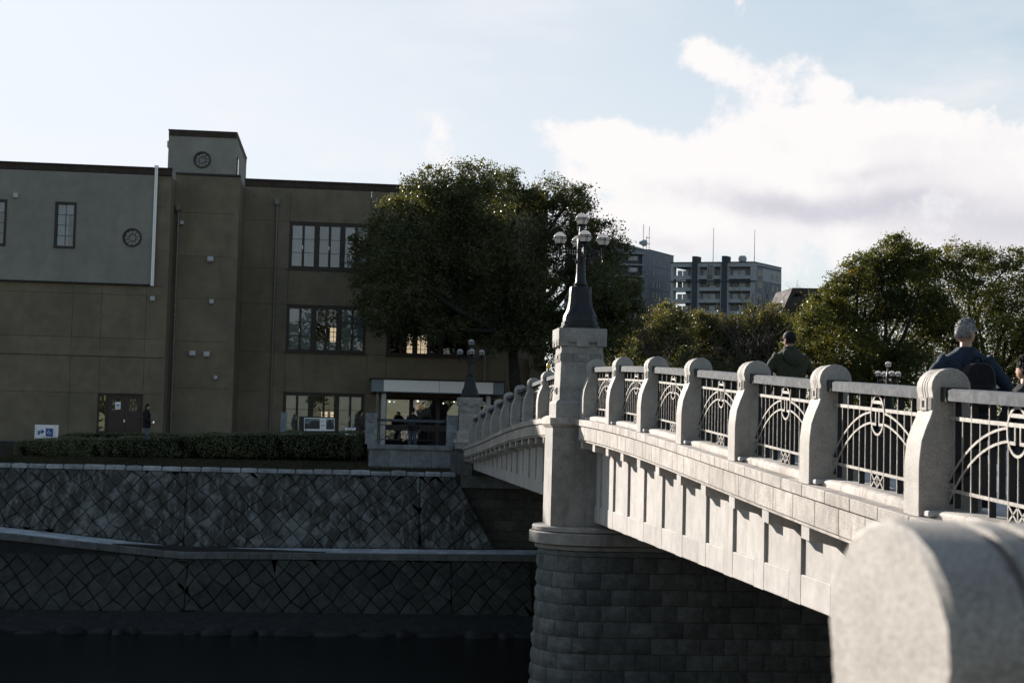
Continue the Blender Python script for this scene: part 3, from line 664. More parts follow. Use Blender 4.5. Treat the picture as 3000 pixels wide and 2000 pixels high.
# ------------------------------------------------------------------ railing panels
def railing(p0, p1, label, group, side=Vector((1,0,0)), front='barfront'):
    "panel between p0 (near end, foot level) and p1 (far end); side = horizontal axis pointing to the road"
    p0, p1 = Vector(p0), Vector(p1); Lh = math.hypot(p1.x-p0.x, p1.y-p0.y); ax = Vector(((p1.x-p0.x)/Lh, (p1.y-p0.y)/Lh, 0)); sl = (p1.z-p0.z)/Lh
    t = thing('railing_panel', (p0+p1)/2, label, 'railing', group); mid = Lh/2
    def P(u, s_, h): return p0+ax*(u+mid)+side*s_+Vector((0,0,h+sl*(u+mid)))
    def bar(mb, u0, u1, s0, s1, h0, h1, mi=0):
        mb.hexa([P(u0,s0,h0),P(u1,s0,h0),P(u1,s1,h0),P(u0,s1,h0),P(u0,s0,h1),P(u1,s0,h1),P(u1,s1,h1),P(u0,s1,h1)], mi)
    FR, BK = M[front], M['ironblack']  # bars: pale metal fronts, dark sides blackened with painted-in shade
    mb = MB(); c_ = .016
    sec = [(-.085,.955),(.085,.955),(.085,1.04),(.085-c_,1.055),(-.085+c_*1.4,1.055),(-.085,1.04)]
    mb.loft([[P(-mid+.10,a,b) for a, b in sec], [P(.0,a,b) for a, b in sec], [P(mid-.10,a,b) for a, b in sec]]); hr = mb.build('handrail', M['rail'], t)
    for sg in (-1, 1):
        mb = MB(); bar(mb, *sorted((sg*mid-sg*.0, sg*mid-sg*.115)), -.095, .095, .945, 1.065); mb.build('rail_socket', BK, hr)
    def flat(u0, u1, h0, h1, name):         # horizontal flat bar, pale front and shade-black sides
        mb = MB(); bar(mb, u0, u1, -.028, -.020, h0, h1, 0); bar(mb, u0, u1, -.019, .028, h0+.001, h1-.001, 1); mb.build(name, [FR, BK], t)
    flat(-mid, -.165, .797, .829, 'upper_bar'); flat(.165, mid, .797, .829, 'upper_bar'); flat(-mid, mid, .213, .241, 'lower_bar')
    def arc(c, R, name, w_=.010):
        for sg in (-1, 1):
            us = np.linspace(.17, min(mid, 1.30), 11); mb = MB(); rg = []; rg2 = []
            for u in us:
                h = math.sqrt(R*R-u*u)+c; n = Vector((u/R, (h-c)/R))
                a0, a1 = (u-n.x*w_, h-n.y*w_), (u+n.x*w_, h+n.y*w_)
                rg.append([P(sg*a0[0],-.032,a0[1]),P(sg*a1[0],-.032,a1[1]),P(sg*a1[0],-.024,a1[1]),P(sg*a0[0],-.024,a0[1])])
                rg2.append([P(sg*a0[0],-.023,a0[1]),P(sg*a1[0],-.023,a1[1]),P(sg*a1[0],.024,a1[1]),P(sg*a0[0],.024,a0[1])])
            mb.loft(rg, mi=0); mb.loft(rg2, mi=1); mb.build(name, [FR, BK], t)
    arc(-1.136, 1.93, 'outer_arc'); arc(-1.06, 1.754, 'inner_arc')
    mb = MB(); rg = []; rg2 = []
    for i in range(29):
        a = 2*math.pi*i/28
        f = lambda r, s_: P(r*math.cos(a), s_, .764+1.03*r*math.sin(a))
        rg.append([f(.166,-.036),f(.187,-.036),f(.187,-.027),f(.166,-.027)]); rg2.append([f(.166,-.026),f(.187,-.026),f(.187,.028),f(.166,.028)])
    mb.loft(rg, caps=False, mi=0); mb.loft(rg2, caps=False, mi=1); ring = mb.build('ring', [FR, BK], t)
    mb = MB()
    for u0, u1, h0, h1 in ((-.12,.12,.868,.898),(-.158,.158,.797,.829),(-.055,-.035,.688,.796),(.035,.055,.688,.796),(-.14,-.035,.664,.690),(.035,.14,.664,.690)):
        bar(mb, u0, u1, -.034, -.026, h0, h1, 0); bar(mb, u0, u1, -.025, .026, h0+.001, h1-.001, 1)
    mb.build('motif', [FR, BK], ring)
    n = int((mid-.02)/.17)
    for i in range(-n, n+1):
        u = i*.17; tall = i % 2 != 0
        if abs(u) > mid-.02: continue
        segs = [(.085, .950)] if tall and abs(i) != 1 else ([(.085, .950)] if tall else ([(.242, .57)] if i == 0 else [(.242, .796)]))
        mb = MB()
        for h0, h1 in segs:
            bar(mb, u-.0055, u+.0055, -.030, -.022, h0, h1, 0); bar(mb, u-.005, u+.005, -.0215, .030, h0, h1, 1)
        mb.build('baluster', [FR, BK], t)
    mb = MB()
    for a0, a1 in (((-.16,.09),(0,.212)),((0,.212),(.16,.09)),((-.16,.212),(0,.09)),((0,.09),(.16,.212)),((0,.09),(0,.212))):
        dv = Vector((a1[0]-a0[0], a1[1]-a0[1])); nn = Vector((-dv.y, dv.x)).normalized()*.008
        q = [(a0[0]-nn.x,a0[1]-nn.y),(a1[0]-nn.x,a1[1]-nn.y),(a1[0]+nn.x,a1[1]+nn.y),(a0[0]+nn.x,a0[1]+nn.y)]
        mb.loft([[P(u,-.030,h) for u, h in q],[P(u,-.022,h) for u, h in q]]); mb.loft([[P(u,-.0215,h) for u, h in q],[P(u,.01,h) for u, h in q]], mi=1)
    mb.build('lattice', [FR, BK], t)
    return t
def kerb(y0, y1, parent, x=D0):
    "rounded sill stones under a railing panel"
    n = 4; st = (y1-y0)/n
    for i in range(n):
        a, e = y0+i*st, y0+(i+1)*st; mb = MB(); rings = []
        for y in (a+.003, e-.003):
            tp = .4 if (i == 0 and y < a+.01) or (i == n-1 and y > e-.01) else 1.
            sec = [(.10,0),(.10,.050),(.112,.072),(.135,.086),(.42,.086),(.44,.07),(.44,0)]
            rings.append([(x+.10+(u-.10)*(.85+.15*tp), y, zc(y)+v*(.55+.45*tp)) for u, v in sec])
        mb.loft([rings[0], rings[0] if False else [( (p[0]), p[1]+.06, p[2] if p[2] == zc(rings[0][0][1]) else zc(p[1]+.06)+v[1]) for p, v in zip(rings[0], [(.10,0),(.10,.050),(.112,.072),(.135,.086),(.42,.086),(.44,.07),(.44,0)])], rings[1]])
        mb.build('kerb_stone', M['granite'], parent, 30.)
ORD = ['first', 'second', 'third', 'fourth', 'fifth', 'sixth', 'seventh', 'eighth', 'ninth', 'tenth', 'eleventh']
near = [30.40-2.992*k for k in range(9)]
far = [34.70+3.005*k for k in range(9)]
for k, y in enumerate(near):
    post(D0, y, zc(y-.17)-.004, f'{ORD[k]} round headed granite post in front of the tall pylon', 'posts of the sunlit near span')
    if k+1 < len(near):
        railing((D0+.27, near[k+1], zc(near[k+1])), (D0+.27, y-.35, zc(y-.35)), f'metal railing panel between the {ORD[k]} and {ORD[k+1]} posts in front of the pylon', 'railing panels of the sunlit near span')
        kerb(near[k+1]+.06, y-.41, bridge)
for k, y in enumerate(far):
    post(D0, y, zc(y-.17)-.004, f'{ORD[k]} round headed granite post behind the tall pylon', 'posts of the shaded far span')
    a = 31.98 if k == 0 else far[k-1]
    railing((D0+.27, a, zc(a)), (D0+.27, y-.35, zc(y-.35)), f'{ORD[k]} railing panel behind the tall pylon on the far span', 'railing panels of the shaded far span')
    kerb(a+.06, y-.41, bridge)
# the balustrade on the other side of the road
for k in range(8):
    y = 40.7+3.0*k
    post(D0+W_B-.54, y, zc(y-.17)-.004, 'granite post of the far balustrade seen through the near railing', 'posts across the road', True, False)
    if k < 7: railing((D0+W_B-.27, y, zc(y)), (D0+W_B-.27, y+2.65, zc(y+2.65)), 'railing panel across the road seen through the near railing', 'railing panels across the road', Vector((-1,0,0)))
# the post close to the camera, on the near bank's wing
fg = post(0, 0, 0, 'large blurred round headed granite post close to the camera at lower right', None, footbox=False)
FG_ROT = rad(-90); fg.scale = (1.5, 1, 1)
fg.rotation_euler = (0, 0, FG_ROT)
R_ = Matrix.Rotation(FG_ROT, 3, 'Z'); fg.location = at(2588, 1866, 2.1)-R_ @ Vector((.27*1.5, 0, 1.055))
mb = MB().box(.35, 3.6, 1.2, 2.6, -9, fg.location.z+.003); mb.box(-.3, .348, 1.2, 2.6, -9, fg.location.z-.14)
tag(mb.build('near_bank_plinth', M['granite']), kind='structure')
# ================================================================== THE FAR BANK
def zl(X): return float(np.interp(X, [-40,-14,-6,-4.5,8], [-4.12,-4.12,-4.88,-4.86,-4.78]))   # top of the river ledge
YC = 60.3                      # front of the wall's coping
mb = MB()
prof = [(60.42,-2.02),(60.6,-1.93),(61.7,-1.70),(62.4,-1.58),(63.6,-1.28),(64.2,-1.13),(66,-1.11),(90,-1.10),(3200,-1.1)]
vs = []; fs = []
for y, z in prof: vs += [(-1600 if y > 90 else -400, y, z), (4.0 if y < 62 else (24 if y < 66 else 400 if y < 100 else 1900), y, z)]
for i in range(len(prof)-1): fs.append((2*i, 2*i+1, 2*i+3, 2*i+2))
mb.add(vs, fs); struct('far_bank_ground', mb, M['soil'])
mb = MB(); mb.add([(-60,64.3,-1.105),(24,64.3,-1.105),(24,95,-1.09),(-60,95,-1.09)], [(0,1,2,3)]); struct('far_bank_path', mb, M['asphalt'])
mb = MB(); mb.box(4.2, 23, 60.62, 68, -2.4, -1.02); mb.add([(4.2,60.6,-.93),(22,60.6,-.93),(22,70,-1.09),(4.2,70,-1.09)], [(0,1,2,3)]); struct('far_approach_road', mb, M['asphalt'])

# ---- helpers for stones laid on the diagonal
def clip(poly, a, b, c):       # keep a*x + b*y <= c
    out_ = []
    for i in range(len(poly)):
        p, q = poly[i], poly[(i+1) % len(poly)]; dp, dq = a*p[0]+b*p[1]-c, a*q[0]+b*q[1]-c
        if dp <= 0: out_.append(p)
        if (dp < 0 < dq) or (dq < 0 < dp):
            t = dp/(dp-dq); out_.append((p[0]+t*(q[0]-p[0]), p[1]+t*(q[1]-p[1])))
    return out_
def area(p): return .5*abs(sum(p[i][0]*p[(i+1)%len(p)][1]-p[(i+1)%len(p)][0]*p[i][1] for i in range(len(p))))
def inset(p, d):
    "convex polygon pulled in by d on every side, same number of corners"
    n = len(p); sg = 1 if sum(p[i][0]*p[(i+1)%n][1]-p[(i+1)%n][0]*p[i][1] for i in range(n)) > 0 else -1; o = []
    cx = sum(q[0] for q in p)/n; cy = sum(q[1] for q in p)/n
    def nrm(a, b): l = math.hypot(b[0]-a[0], b[1]-a[1]) or 1e-9; return (-(b[1]-a[1])/l*sg, (b[0]-a[0])/l*sg)
    for i in range(n):
        n1_, n2_ = nrm(p[i-1], p[i]), nrm(p[i], p[(i+1)%n]); k = 1+n1_[0]*n2_[0]+n1_[1]*n2_[1]; k = max(k, .35)
        q = (p[i][0]+(n1_[0]+n2_[0])/k*d, p[i][1]+(n1_[1]+n2_[1])/k*d)
        if (q[0]-cx)*(p[i][0]-cx)+(q[1]-cy)*(p[i][1]-cy) < 0: q = (cx, cy)
        o.append(q)
    return o
def face_stone(poly, surf, name, mat, parent, bulge=.03, gap=.007):
    sz_ = math.sqrt(area(poly)); p = inset(poly, min(gap, sz_*.025)); p2 = inset(p, min(.022, sz_*.07)); pc = inset(p2, min(.045, sz_*.12)); e = bulge*random.uniform(.5, 1.4)
    tx, ty = random.uniform(-.04,.04), random.uniform(-.04,.04); cx = sum(q[0] for q in p)/len(p); cy = sum(q[1] for q in p)/len(p)
    n = len(p); f = lambda q, h: surf(q[0], q[1], h+(q[0]-cx)*tx+(q[1]-cy)*ty+random.uniform(-.006,.006))
    v = [f(q, -.09) for q in p]+[f(q, 0) for q in p]+[f(q, e) for q in p2]+[f(q, e*1.15) for q in pc]; fs = []
    for a in range(3): fs += [(a*n+i, a*n+(i+1)%n, (a+1)*n+(i+1)%n, (a+1)*n+i) for i in range(n)]
    fs.append(tuple(3*n+i for i in range(n)))
    mb = MB().add(v, fs); return mb.build(name, mat, parent, 50.)
def diagonal_wall(x0, x1, zlo, zhi, surf, mat, parent, side=.43, headers=(), rights=None, cap_n=300):
    "stones on the diagonal between x0..x1; zlo(x), zhi(x); headers: x of the vertical construction joints"
    dg = side*math.sqrt(2); stones = []
    i0, i1 = int(x0/(dg/2))-2, int(x1/(dg/2))+2
    zmin = min(zlo(x) for x in np.linspace(x0, x1, 20)); zmax = max(zhi(x) for x in np.linspace(x0, x1, 20))
    j = lambda a, b: (hash((a*7919+b*104729) & 0xffffff) % 1000/1000-.5)
    for i in range(i0, i1+1):
        for k in range(int((zmin-zmax)/(dg/2))-2, 2):
            if (i+k) % 2: continue
            cx, cz = i*dg/2, zmax+k*dg/2
            def P(a, b): return (a*dg/2+.13*j(a, b)+.03*math.sin(a*3.1), zmax+b*dg/2+.13*j(b+31, a-17))
            poly = [P(i-1, k), P(i, k-1), P(i+1, k), P(i, k+1)]
            zh, zo = zhi(cx), zlo(cx)
            poly = clip(poly, 0, 1, zh); poly = clip(poly, 0, -1, -zo) if poly else poly
            poly = clip(poly, -1, 0, -x0) if poly else poly; poly = clip(poly, 1, 0, x1) if poly else poly
            if rights and poly: poly = clip(poly, 1, rights[1], rights[0])
            pieces = [poly] if poly else []
            for hx in headers:
                nxt = []
                for q in pieces:
                    l = clip(q, 1, 0, hx-.004); r_ = clip(q, -1, 0, -(hx+.004)); nxt += [t for t in (l, r_) if len(t) > 2]
                pieces = nxt
            for q in pieces:
                if len(q) > 2 and area(q) > .012: stones.append(q)
    stones.sort(key=lambda q: (max(p_[0] for p_ in q) < -13.2, -area(q)))
    for q in stones[:cap_n]: face_stone(q, surf, 'stone', mat, parent)
    rest = stones[cap_n:]
    if rest:
        mb = MB()
        for q in rest:
            p = inset(q, .014); n = len(p); v = [surf(a, c, -.09) for a, c in p]+[surf(a, c, 0) for a, c in p]+[surf(a, c, .02) for a, c in inset(p, .03)]
            mb.add(v, [(a*n+i, a*n+(i+1)%n, (a+1)*n+(i+1)%n, (a+1)*n+i) for a in (0,1) for i in range(n)]+[tuple(2*n+i for i in range(n))])
        o = mb.build('small_stones', mat, parent); o['kind'] = 'stuff'
# upper wall: top front at YC, leaning back
ZT = -2.03
ub = .28
def su(x, z, h): return (x, YC-.03+(z-ZT)*ub-h, z+h*ub)
upper = thing('embankment_wall', (-4, YC, -4.9), 'upper river wall of diagonal mossy stones below the hedge', 'wall')
mb = MB(); mb.hexa([(-19,59.5,-5.2),(6.0,59.5,-5.2),(6.0,61.5,-5.2),(-19,61.5,-5.2),(-19,YC+.06,ZT),(4.36,YC+.06,ZT),(4.36,61.5,ZT),(-19,61.5,ZT)]); mb.build('core', M['joint'], upper)
diagonal_wall(-19, 6.2, lambda x: zl(x)+.005, lambda x: ZT, su, M['bankstone'], upper, .46, (-6.05, 2.95), (4.35+ZT*.55+.05*0, .55), 300)
x = -18.9
while x < 4.2:
    w_ = .72*random.uniform(.86, 1.12); x1 = min(x+w_, 4.35); zt = ZT+.165*random.uniform(.9, 1.15); mb = MB(); rs = []
    for y, a, b in ((YC-.10, .02, .05), (YC-.06, .005, .0), (YC+.12, .0, -.01), (YC+.30, .01, .02), (YC+.40, .03, .08)):
        rs.append([(x+.006+a*random.uniform(.5,1.5), y, ZT+.004), (x1-.006-a*random.uniform(.5,1.5), y, ZT+.004), (x1-.012-a, y, zt-b*random.uniform(.6,1.4)-.035), (x1-.05-a, y, zt-b*random.uniform(.8,1.2)), ((x+x1)/2, y, zt-b+random.uniform(-.01,.02)), (x+.05+a, y, zt-b*random.uniform(.8,1.2)), (x+.012+a, y, zt-b-.035)])
    mb.loft(rs); mb.build('coping_stone', M['coping'], upper, 45.); x = x1
# ledge
ledge = tag(bpy.data.objects.new('river_ledge', None), kind='structure'); C.objects.link(ledge); ledge.location = (-4, 58, -5)
YL0, YL1 = 57.1, 59.75
mb = MB(); xs = [-19,-14,-12,-10,-8,-6,-4.5,0,4,8]
for a, e in zip(xs[:-1], xs[1:]):
    mb.hexa([(a,YL0+.08,-7),(e,YL0+.08,-7),(e,61,-7),(a,61,-7),(a,YL0+.08,zl(a)-.03),(e,YL0+.08,zl(e)-.03),(e,61,zl(e)-.03),(a,61,zl(a)-.03)])
mb.build('core', M['joint'], ledge)
x = -19.
while x < 7.8:
    f = lambda X, Y, Z: (X, Y, Z+zl(X))
    MB().cbox(x+.004, x+.776, YL0, YL0+.36, -.24, 0, .012, 0, f).build('edge_stone', M['ledgeedge'], ledge); x += .78
x = -19.; i = 0
while x < 7.8:
    for r in range(2):
        MB().cbox(x+.004+.1*r, x+.366+.1*r, YL0+.37+r*1.12, YL0+1.48+r*1.12, -.05, -.006-.003*random.random(), .006, 0, f).build('paver', M['paver'], ledge)
    x += .37
# lower wall
lower = thing('river_wall', (-4, 57, -7), 'lower dark wet river wall of diagonal stones under the ledge', 'wall')
lb = .55
def sl_(x, z, h): return (x, YL0+.10+(z+5.05)*lb-h, z+h*lb)
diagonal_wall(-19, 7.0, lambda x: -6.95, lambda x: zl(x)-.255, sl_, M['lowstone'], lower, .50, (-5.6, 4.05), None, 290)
mb = MB(); mb.hexa([(-19,56.4,-7),(8,56.4,-7),(8,58,-7),(-19,58,-7),(-19,57.7,-4.4),(8,57.3,-5.05),(8,58,-5.05),(-19,58,-4.4)]); mb.build('core', M['joint'], lower)
mb = MB().lathe([(.05,0),(.07,0),(.07,.05),(.05,.05)], (0,0,0), 12)
p = at(619, 1644, 57.05); mb = MB().tube([(p.x,p.y-.06,p.z),(p.x,p.y+.1,p.z)], .07, 12); mb.build('drain_pipe', M['ironblack'], lower)
# gravel strand and boulders
mb = MB(); nx, ny = 60, 7; vs = []
for jy in range(ny):
    for ix in range(nx):
        x = -20+28*ix/(nx-1); y = 54.0+2.4*jy/(ny-1); z = -7.52+.68*(jy/(ny-1))**.8+random.uniform(-.03,.03); vs.append((x, y, z))
mb.add(vs, [(j_*nx+i, j_*nx+i+1, (j_+1)*nx+i+1, (j_+1)*nx+i) for j_ in range(ny-1) for i in range(nx-1)])
o = mb.build('gravel_strand', M['gravel'], None, True); tag(o, kind='structure')
x = -17; nb_ = 0
PL = ['leftmost in the frame'] 
while x < 6.3:
    w_ = random.uniform(.45, 1.7); h = random.uniform(.20, .44); cx, cy, cz = x+w_/2, 54.05+random.uniform(-.15,.15), -7.5
    ph = [random.random()*6 for _ in range(6)]
    def f(X, Y, Z):
        dx, dy, dz_ = X-cx, Y-cy, Z-cz
        k = 1+.16*math.sin(dx*7/w_+ph[0])+.12*math.sin(dy*9+ph[1]+dx*3)+.10*math.sin(dz_*8+ph[2]+dx*5)
        return (cx+dx*k, cy+dy*k, cz+dz_*k*(.92 if dz_ > .2 else 1))
    mb = MB().sphere((cx, cy, cz), (w_/2*1.04, .45, h), 12, 8, 0, f)
    tag(mb.build('boulder', M['boulder'], None, True), 'low dark wet boulder in the row along the foot of the river wall', 'boulder', 'boulders along the waterline'); x += w_*.97; nb_ += 1
# far abutment
ab = thing('bridge_abutment', (13, 60.8, -5), 'dark ashlar abutment under the far end of the bridge', 'abutment')
mb = MB(); mb.box(4.72, 22, 60.72, 62.5, -5, -1.35); mb.build('core', M['joint'], ab)
mb = MB(); mb.box(4.55, 22, 60.35, 60.75, -2.45, -1.95); mb.box(4.45, 5.0, 60.3, 60.9, -1.95, -1.12); mb.build('bearing_shelf', M['ledgeedge'], ab)
mb = MB(); mb.box(4.32, 5.05, 60.95, 62.2, -1.95, -.9); mb.build('pedestal', M['wingstone'], ab)
mb = MB(); mb.box(5.05, 5.75, 60.0, 60.6, -1.95, -1.73); mb.build('bearing', M['ironblack'], ab)
path_ab = lambda s, off: (Vector((4.8+s, 60.62-off*.3, 0)), Vector((0,-1,0)))
z = -2.46; r = 0
while z > -4.9:
    s = -.4*(r % 2)-.2
    while s < 10:
        w_ = .95*random.uniform(.9,1.1); rock_block(s, s+w_, max(-4.95, z-.42), z, 'block', M['abut'], ab, path_ab, .018, .007, 5, 4, 0); s += w_
    z -= .42; r += 1
# wing balustrade on the far bank, parallel to the river
wg = tag(bpy.data.objects.new('wing_plinth', None), 'pale stone plinth carrying the far bank wing balustrade', 'plinth'); C.objects.link(wg); wg.location = (2.6, 61.6, -1.7)
for i in range(5):
    a = .86+i*.69; MB().cbox(a+.003, a+.687, 61.36, 61.95, -1.02, -.83, .01).build('sill_stone', M['wingstone'], wg)
for i in range(4):
    a = .92+i*.84; MB().cbox(a+.003, a+.837, 61.44, 61.9, -1.78, -1.024, .01).build('plinth_stone', M['wingstone'], wg)
def wing_post(x0, x1, label):
    t = thing('wing_post', ((x0+x1)/2, 61.6, -.83), label, 'balustrade post', 'wing posts'); wd = x1-x0
    mb = MB(); rs = []
    prof = [(61.40,-.83),(61.40,-.40),(61.43,-.20),(61.475,-.02),(61.49,.06),(61.49,.16)]
    for i in range(9):
        a = math.pi*1.05-i*math.pi*1.1/8; prof.append((61.64+.158*math.cos(a), .255+.15*math.sin(a)))
    prof += [(61.79,.16),(61.79,.06),(61.80,-.02),(61.88,-.4),(61.88,-.83)]
    for u in (0., .012, wd-.012, wd): rs.append([(x0+u, y, z) for y, z in prof])
    mb.loft(rs); mb.build('shaft', M['wingstone'], t, 25.)
    mb = MB()
    for i in range(4): mb.cbox(x0+.07+i*.085, x0+.115+i*.085, 61.462, 61.56, .17, .385, .006)
    mb.build('rib', M['wingstone'], t)
    mb = MB().cbox((x0+x1)/2-.09, (x0+x1)/2+.09, 61.45, 61.5, .055, .135, .006); mb.build('carved_boss', M['wingstone'], t)
wing_post(.76, 1.22, 'ribbed stone post at the right end of the long hedge')
wing_post(4.02, 4.46, 'ribbed stone post touching the shaded end pylon')
railing((1.22, 61.64, -.86), (4.02, 61.64, -.86), 'dark railing panel with arcs on the far bank in front of the canopy entrance', None, Vector((0,1,0)), 'ironblack')  # fronts black as well: the wing's shade is painted into the bars

# ------------------------------------------------------------------ hedges, grass
def leaves(pts, nrm, size, asp=.5, jit=.8, name='leaf', droop=.2):
    n = len(pts); r = RNG.normal(size=(n,3)); nn = nrm*(1-jit)+r*jit*.8; nn[:,2] += droop*.3; nn /= np.linalg.norm(nn, axis=1, keepdims=True)+1e-9
    a = np.cross(nn, RNG.normal(size=(n,3))); a /= np.linalg.norm(a, axis=1, keepdims=True)+1e-9; b = np.cross(nn, a)
    s = size*RNG.uniform(.6, 1.35, (n,1)); a = a*s*.5; b = b*s*.5*asp
    v = np.stack([pts-a, pts+b*.9+a*.1, pts+a, pts-b*.9+a*.1], 1).reshape(-1,3); return v
def leaf_mesh(name, v, mat):
    n = len(v)//4; c = (v.min(0)+v.max(0))/2
    me = bpy.data.meshes.new(name); me.vertices.add(len(v)); me.vertices.foreach_set('co', (v-c).astype(np.float32).ravel())
    me.loops.add(n*4); me.loops.foreach_set('vertex_index', np.arange(n*4, dtype=np.int32)); me.polygons.add(n)
    me.polygons.foreach_set('loop_start', np.arange(0, n*4, 4, dtype=np.int32)); me.update(calc_edges=True)
    me.materials.append(mat); me['c'] = c.tolist(); return me
def hedge(name, spine, wd, label, n):
    "spine: (x, y, zbase, ztop); box hedge with rounded shoulders"
    spine = np.array(spine, float); t = thing(name, tuple(spine[len(spine)//2, :3]), label, 'hedge', 'clipped hedges on the far bank')
    sg = np.linspace(0, len(spine)-1, 40); sp = np.stack([np.interp(sg, np.arange(len(spine)), spine[:,i]) for i in range(4)], 1)
    mb = MB(); rs = []
    for i, (x, y, z0, z1) in enumerate(sp):
        e = .5 if i in (0, len(sp)-1) else .84; h = z1-z0
        rs.append([(x, y-wd/2*e*.8, z0), (x, y-wd/2*e, z0+h*.35), (x, y-wd/2*e, z0+h*.72), (x, y-wd/2*e*.7, z0+h*.9), (x, y+wd/2*e*.7, z0+h*.9), (x, y+wd/2*e, z0+h*.7), (x, y+wd/2*e*.9, z0)])
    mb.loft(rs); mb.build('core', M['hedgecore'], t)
    u = RNG.uniform(0, 1, n); idx = u*(len(sp)-1); P = np.stack([np.interp(idx, np.arange(len(sp)), sp[:,i]) for i in range(4)], 1)
    endk = np.clip(np.minimum(u, 1-u)*len(sp)/1.2, 0, 1)**.5
    a = RNG.uniform(0, 1, n); h = P[:,3]-P[:,2]; pts = np.zeros((n,3)); nr = np.zeros((n,3))
    front = a < .55; top = ~front & (a < .92); back = ~front & ~top
    hh = RNG.uniform(.02, 1, n)**.85
    bl = .09*np.sin(P[:,0]*1.9+hh*2)+.05*np.sin(P[:,0]*5+hh*4)+.04*np.sin(P[:,0]*11.3)+RNG.normal(0,.03,n)
    y = np.where(front, -wd/2*(1-.25*(1-np.minimum(1, hh*2.2))**2-.28*np.maximum(0, hh-.72)**.8)+bl, np.where(top, RNG.uniform(-.45,.45,n)*wd, wd/2-bl))
    sprig = RNG.uniform(0,1,n) < .05
    z = np.where(top, 1.0+.045*np.sin(P[:,0]*2.1)+.03*np.sin(P[:,0]*5.7+1)+RNG.normal(0,.022,n)+np.where(sprig, RNG.uniform(0,.16,n), 0), hh)
    pts[:,0] = P[:,0]+RNG.normal(0,.02,n); pts[:,1] = P[:,1]+y*endk; pts[:,2] = P[:,2]+h*(.5+(z-.5)*(.6+.4*endk))
    nr[:,1] = np.where(front, -1, np.where(top, 0, 1)); nr[:,2] = np.where(top, 1, .3)
    o = link('foliage', leaf_mesh('foliage', leaves(pts, nr, .065, .55, .75), M['hedge']), t); o['kind'] = 'stuff'
    mb = MB()
    for _ in range(26):
        i = random.randrange(2, len(sp)-2); x, y_, z0, z1 = sp[i]; x += random.uniform(-.2,.2); yy = y_-wd/2*.8+random.uniform(-.06,.06)
        mb.tube([(x,yy,z0-.1),(x+random.uniform(-.1,.1),yy-.05,z0+.14),(x+random.uniform(-.22,.22),yy-.05,z0+.36)], [.014,.011,.006], 5)
    mb.build('stem', M['twig'], t)
hedge('clipped_hedge', [(-13.05,62.6,-1.62,-1.12),(-12.6,62.6,-1.62,-.98),(-11,62.65,-1.62,-.90),(-9.6,62.7,-1.61,-.86),(-7,62.75,-1.58,-.72),(-5,62.75,-1.54,-.58),(-2.9,62.75,-1.50,-.47),(0,62.75,-1.45,-.40),(.86,62.75,-1.45,-.42)], 1.3, 'long clipped front hedge behind the river wall', 30000)
hedge('clipped_hedge', [(-12.3,65.6,-1.1,-.98),(-11.4,65.6,-1.1,-.74),(-9,65.6,-1.1,-.66),(-6,65.6,-1.1,-.62),(-3,65.6,-1.1,-.56),(-1.6,65.6,-1.1,-.60)], .9, 'low rear hedge along the building wall behind the standing walker', 11000)
n = 16000; gx = RNG.uniform(-13.6, 4.3, n); gy = 60.62+RNG.uniform(0,1,n)**1.2*1.6; gz = np.interp(gy, [p_[0] for p_ in prof[:5]] if False else [60.42,60.6,61.7,62.4,63.6], [-2.02,-1.93,-1.70,-1.58,-1.28])
h = RNG.uniform(.03,.09,n); d_ = RNG.normal(0,.03,(n,2)); bw = RNG.uniform(.006,.012,n)
v = np.stack([np.stack([gx-bw,gy,gz],1), np.stack([gx+bw,gy,gz],1), np.stack([gx+bw*.3+d_[:,0],gy+d_[:,1],gz+h],1), np.stack([gx-bw*.3+d_[:,0],gy+d_[:,1],gz+h],1)],1).reshape(-1,3)
tag(link('grass', leaf_mesh('grass', v, M['grassblade'])), 'short dry grass on the slope between coping and hedge', 'grass', kind='stuff')

# unseen trees behind the photographer, added to block sky light
bl = [((x_, -13+random.uniform(-3,3), random.uniform(1.5,12.5)), (random.uniform(3,4.2),)*2+(random.uniform(2.4,3.4),)) for x_ in np.arange(-46, 60, 3.4) for _ in (0,1,2)]
SKY_BLOCKERS = bl
# ================================================================== THE BUILDING ON THE FAR BANK
YL, YB, YR = 67.6, 69.0, 72.0; ZG = -1.12
bld = thing('museum_building', (-3, 72, ZG), 'brown three storey building with grey upper wing, small tower and white canopy', 'building')
def rects_minus(cell, holes):
    out_ = [cell]
    for hx0, hx1, hz0, hz1 in holes:
        nxt = []
        for x0, x1, z0, z1 in out_:
            if hx1 <= x0 or hx0 >= x1 or hz1 <= z0 or hz0 >= z1: nxt.append((x0,x1,z0,z1)); continue
            if hx0 > x0: nxt.append((x0,hx0,z0,z1))
            if hx1 < x1: nxt.append((hx1,x1,z0,z1))
            a, e = max(x0,hx0), min(x1,hx1)
            if hz0 > z0: nxt.append((a,e,z0,hz0))
            if hz1 < z1: nxt.append((a,e,hz1,z1))
        out_ = nxt
    return out_
def panels(Y, xs, zs, holes, mat, depth=.28, gap=.006, name='wall_panel'):
    for x0, x1 in zip(xs[:-1], xs[1:]):
        for z0, z1 in zip(zs[:-1], zs[1:]):
            rs = [r for r in rects_minus((x0+gap, x1-gap, z0+gap, z1-gap), holes) if r[1]-r[0] > .015 and r[3]-r[2] > .015]
            if not rs: continue
            mb = MB()
            for a, e, c, g in rs: mb.box(a, e, Y, Y+depth, c, g)
            mb.build(name, mat, bld)
def wbox(name, mat, x0, x1, y0, y1, z0, z1, parent=None, c=.0):
    mb = MB(); (mb.cbox(x0,x1,y0,y1,z0,z1,c) if c else mb.box(x0,x1,y0,y1,z0,z1)); return mb.build(name, mat, parent or bld)
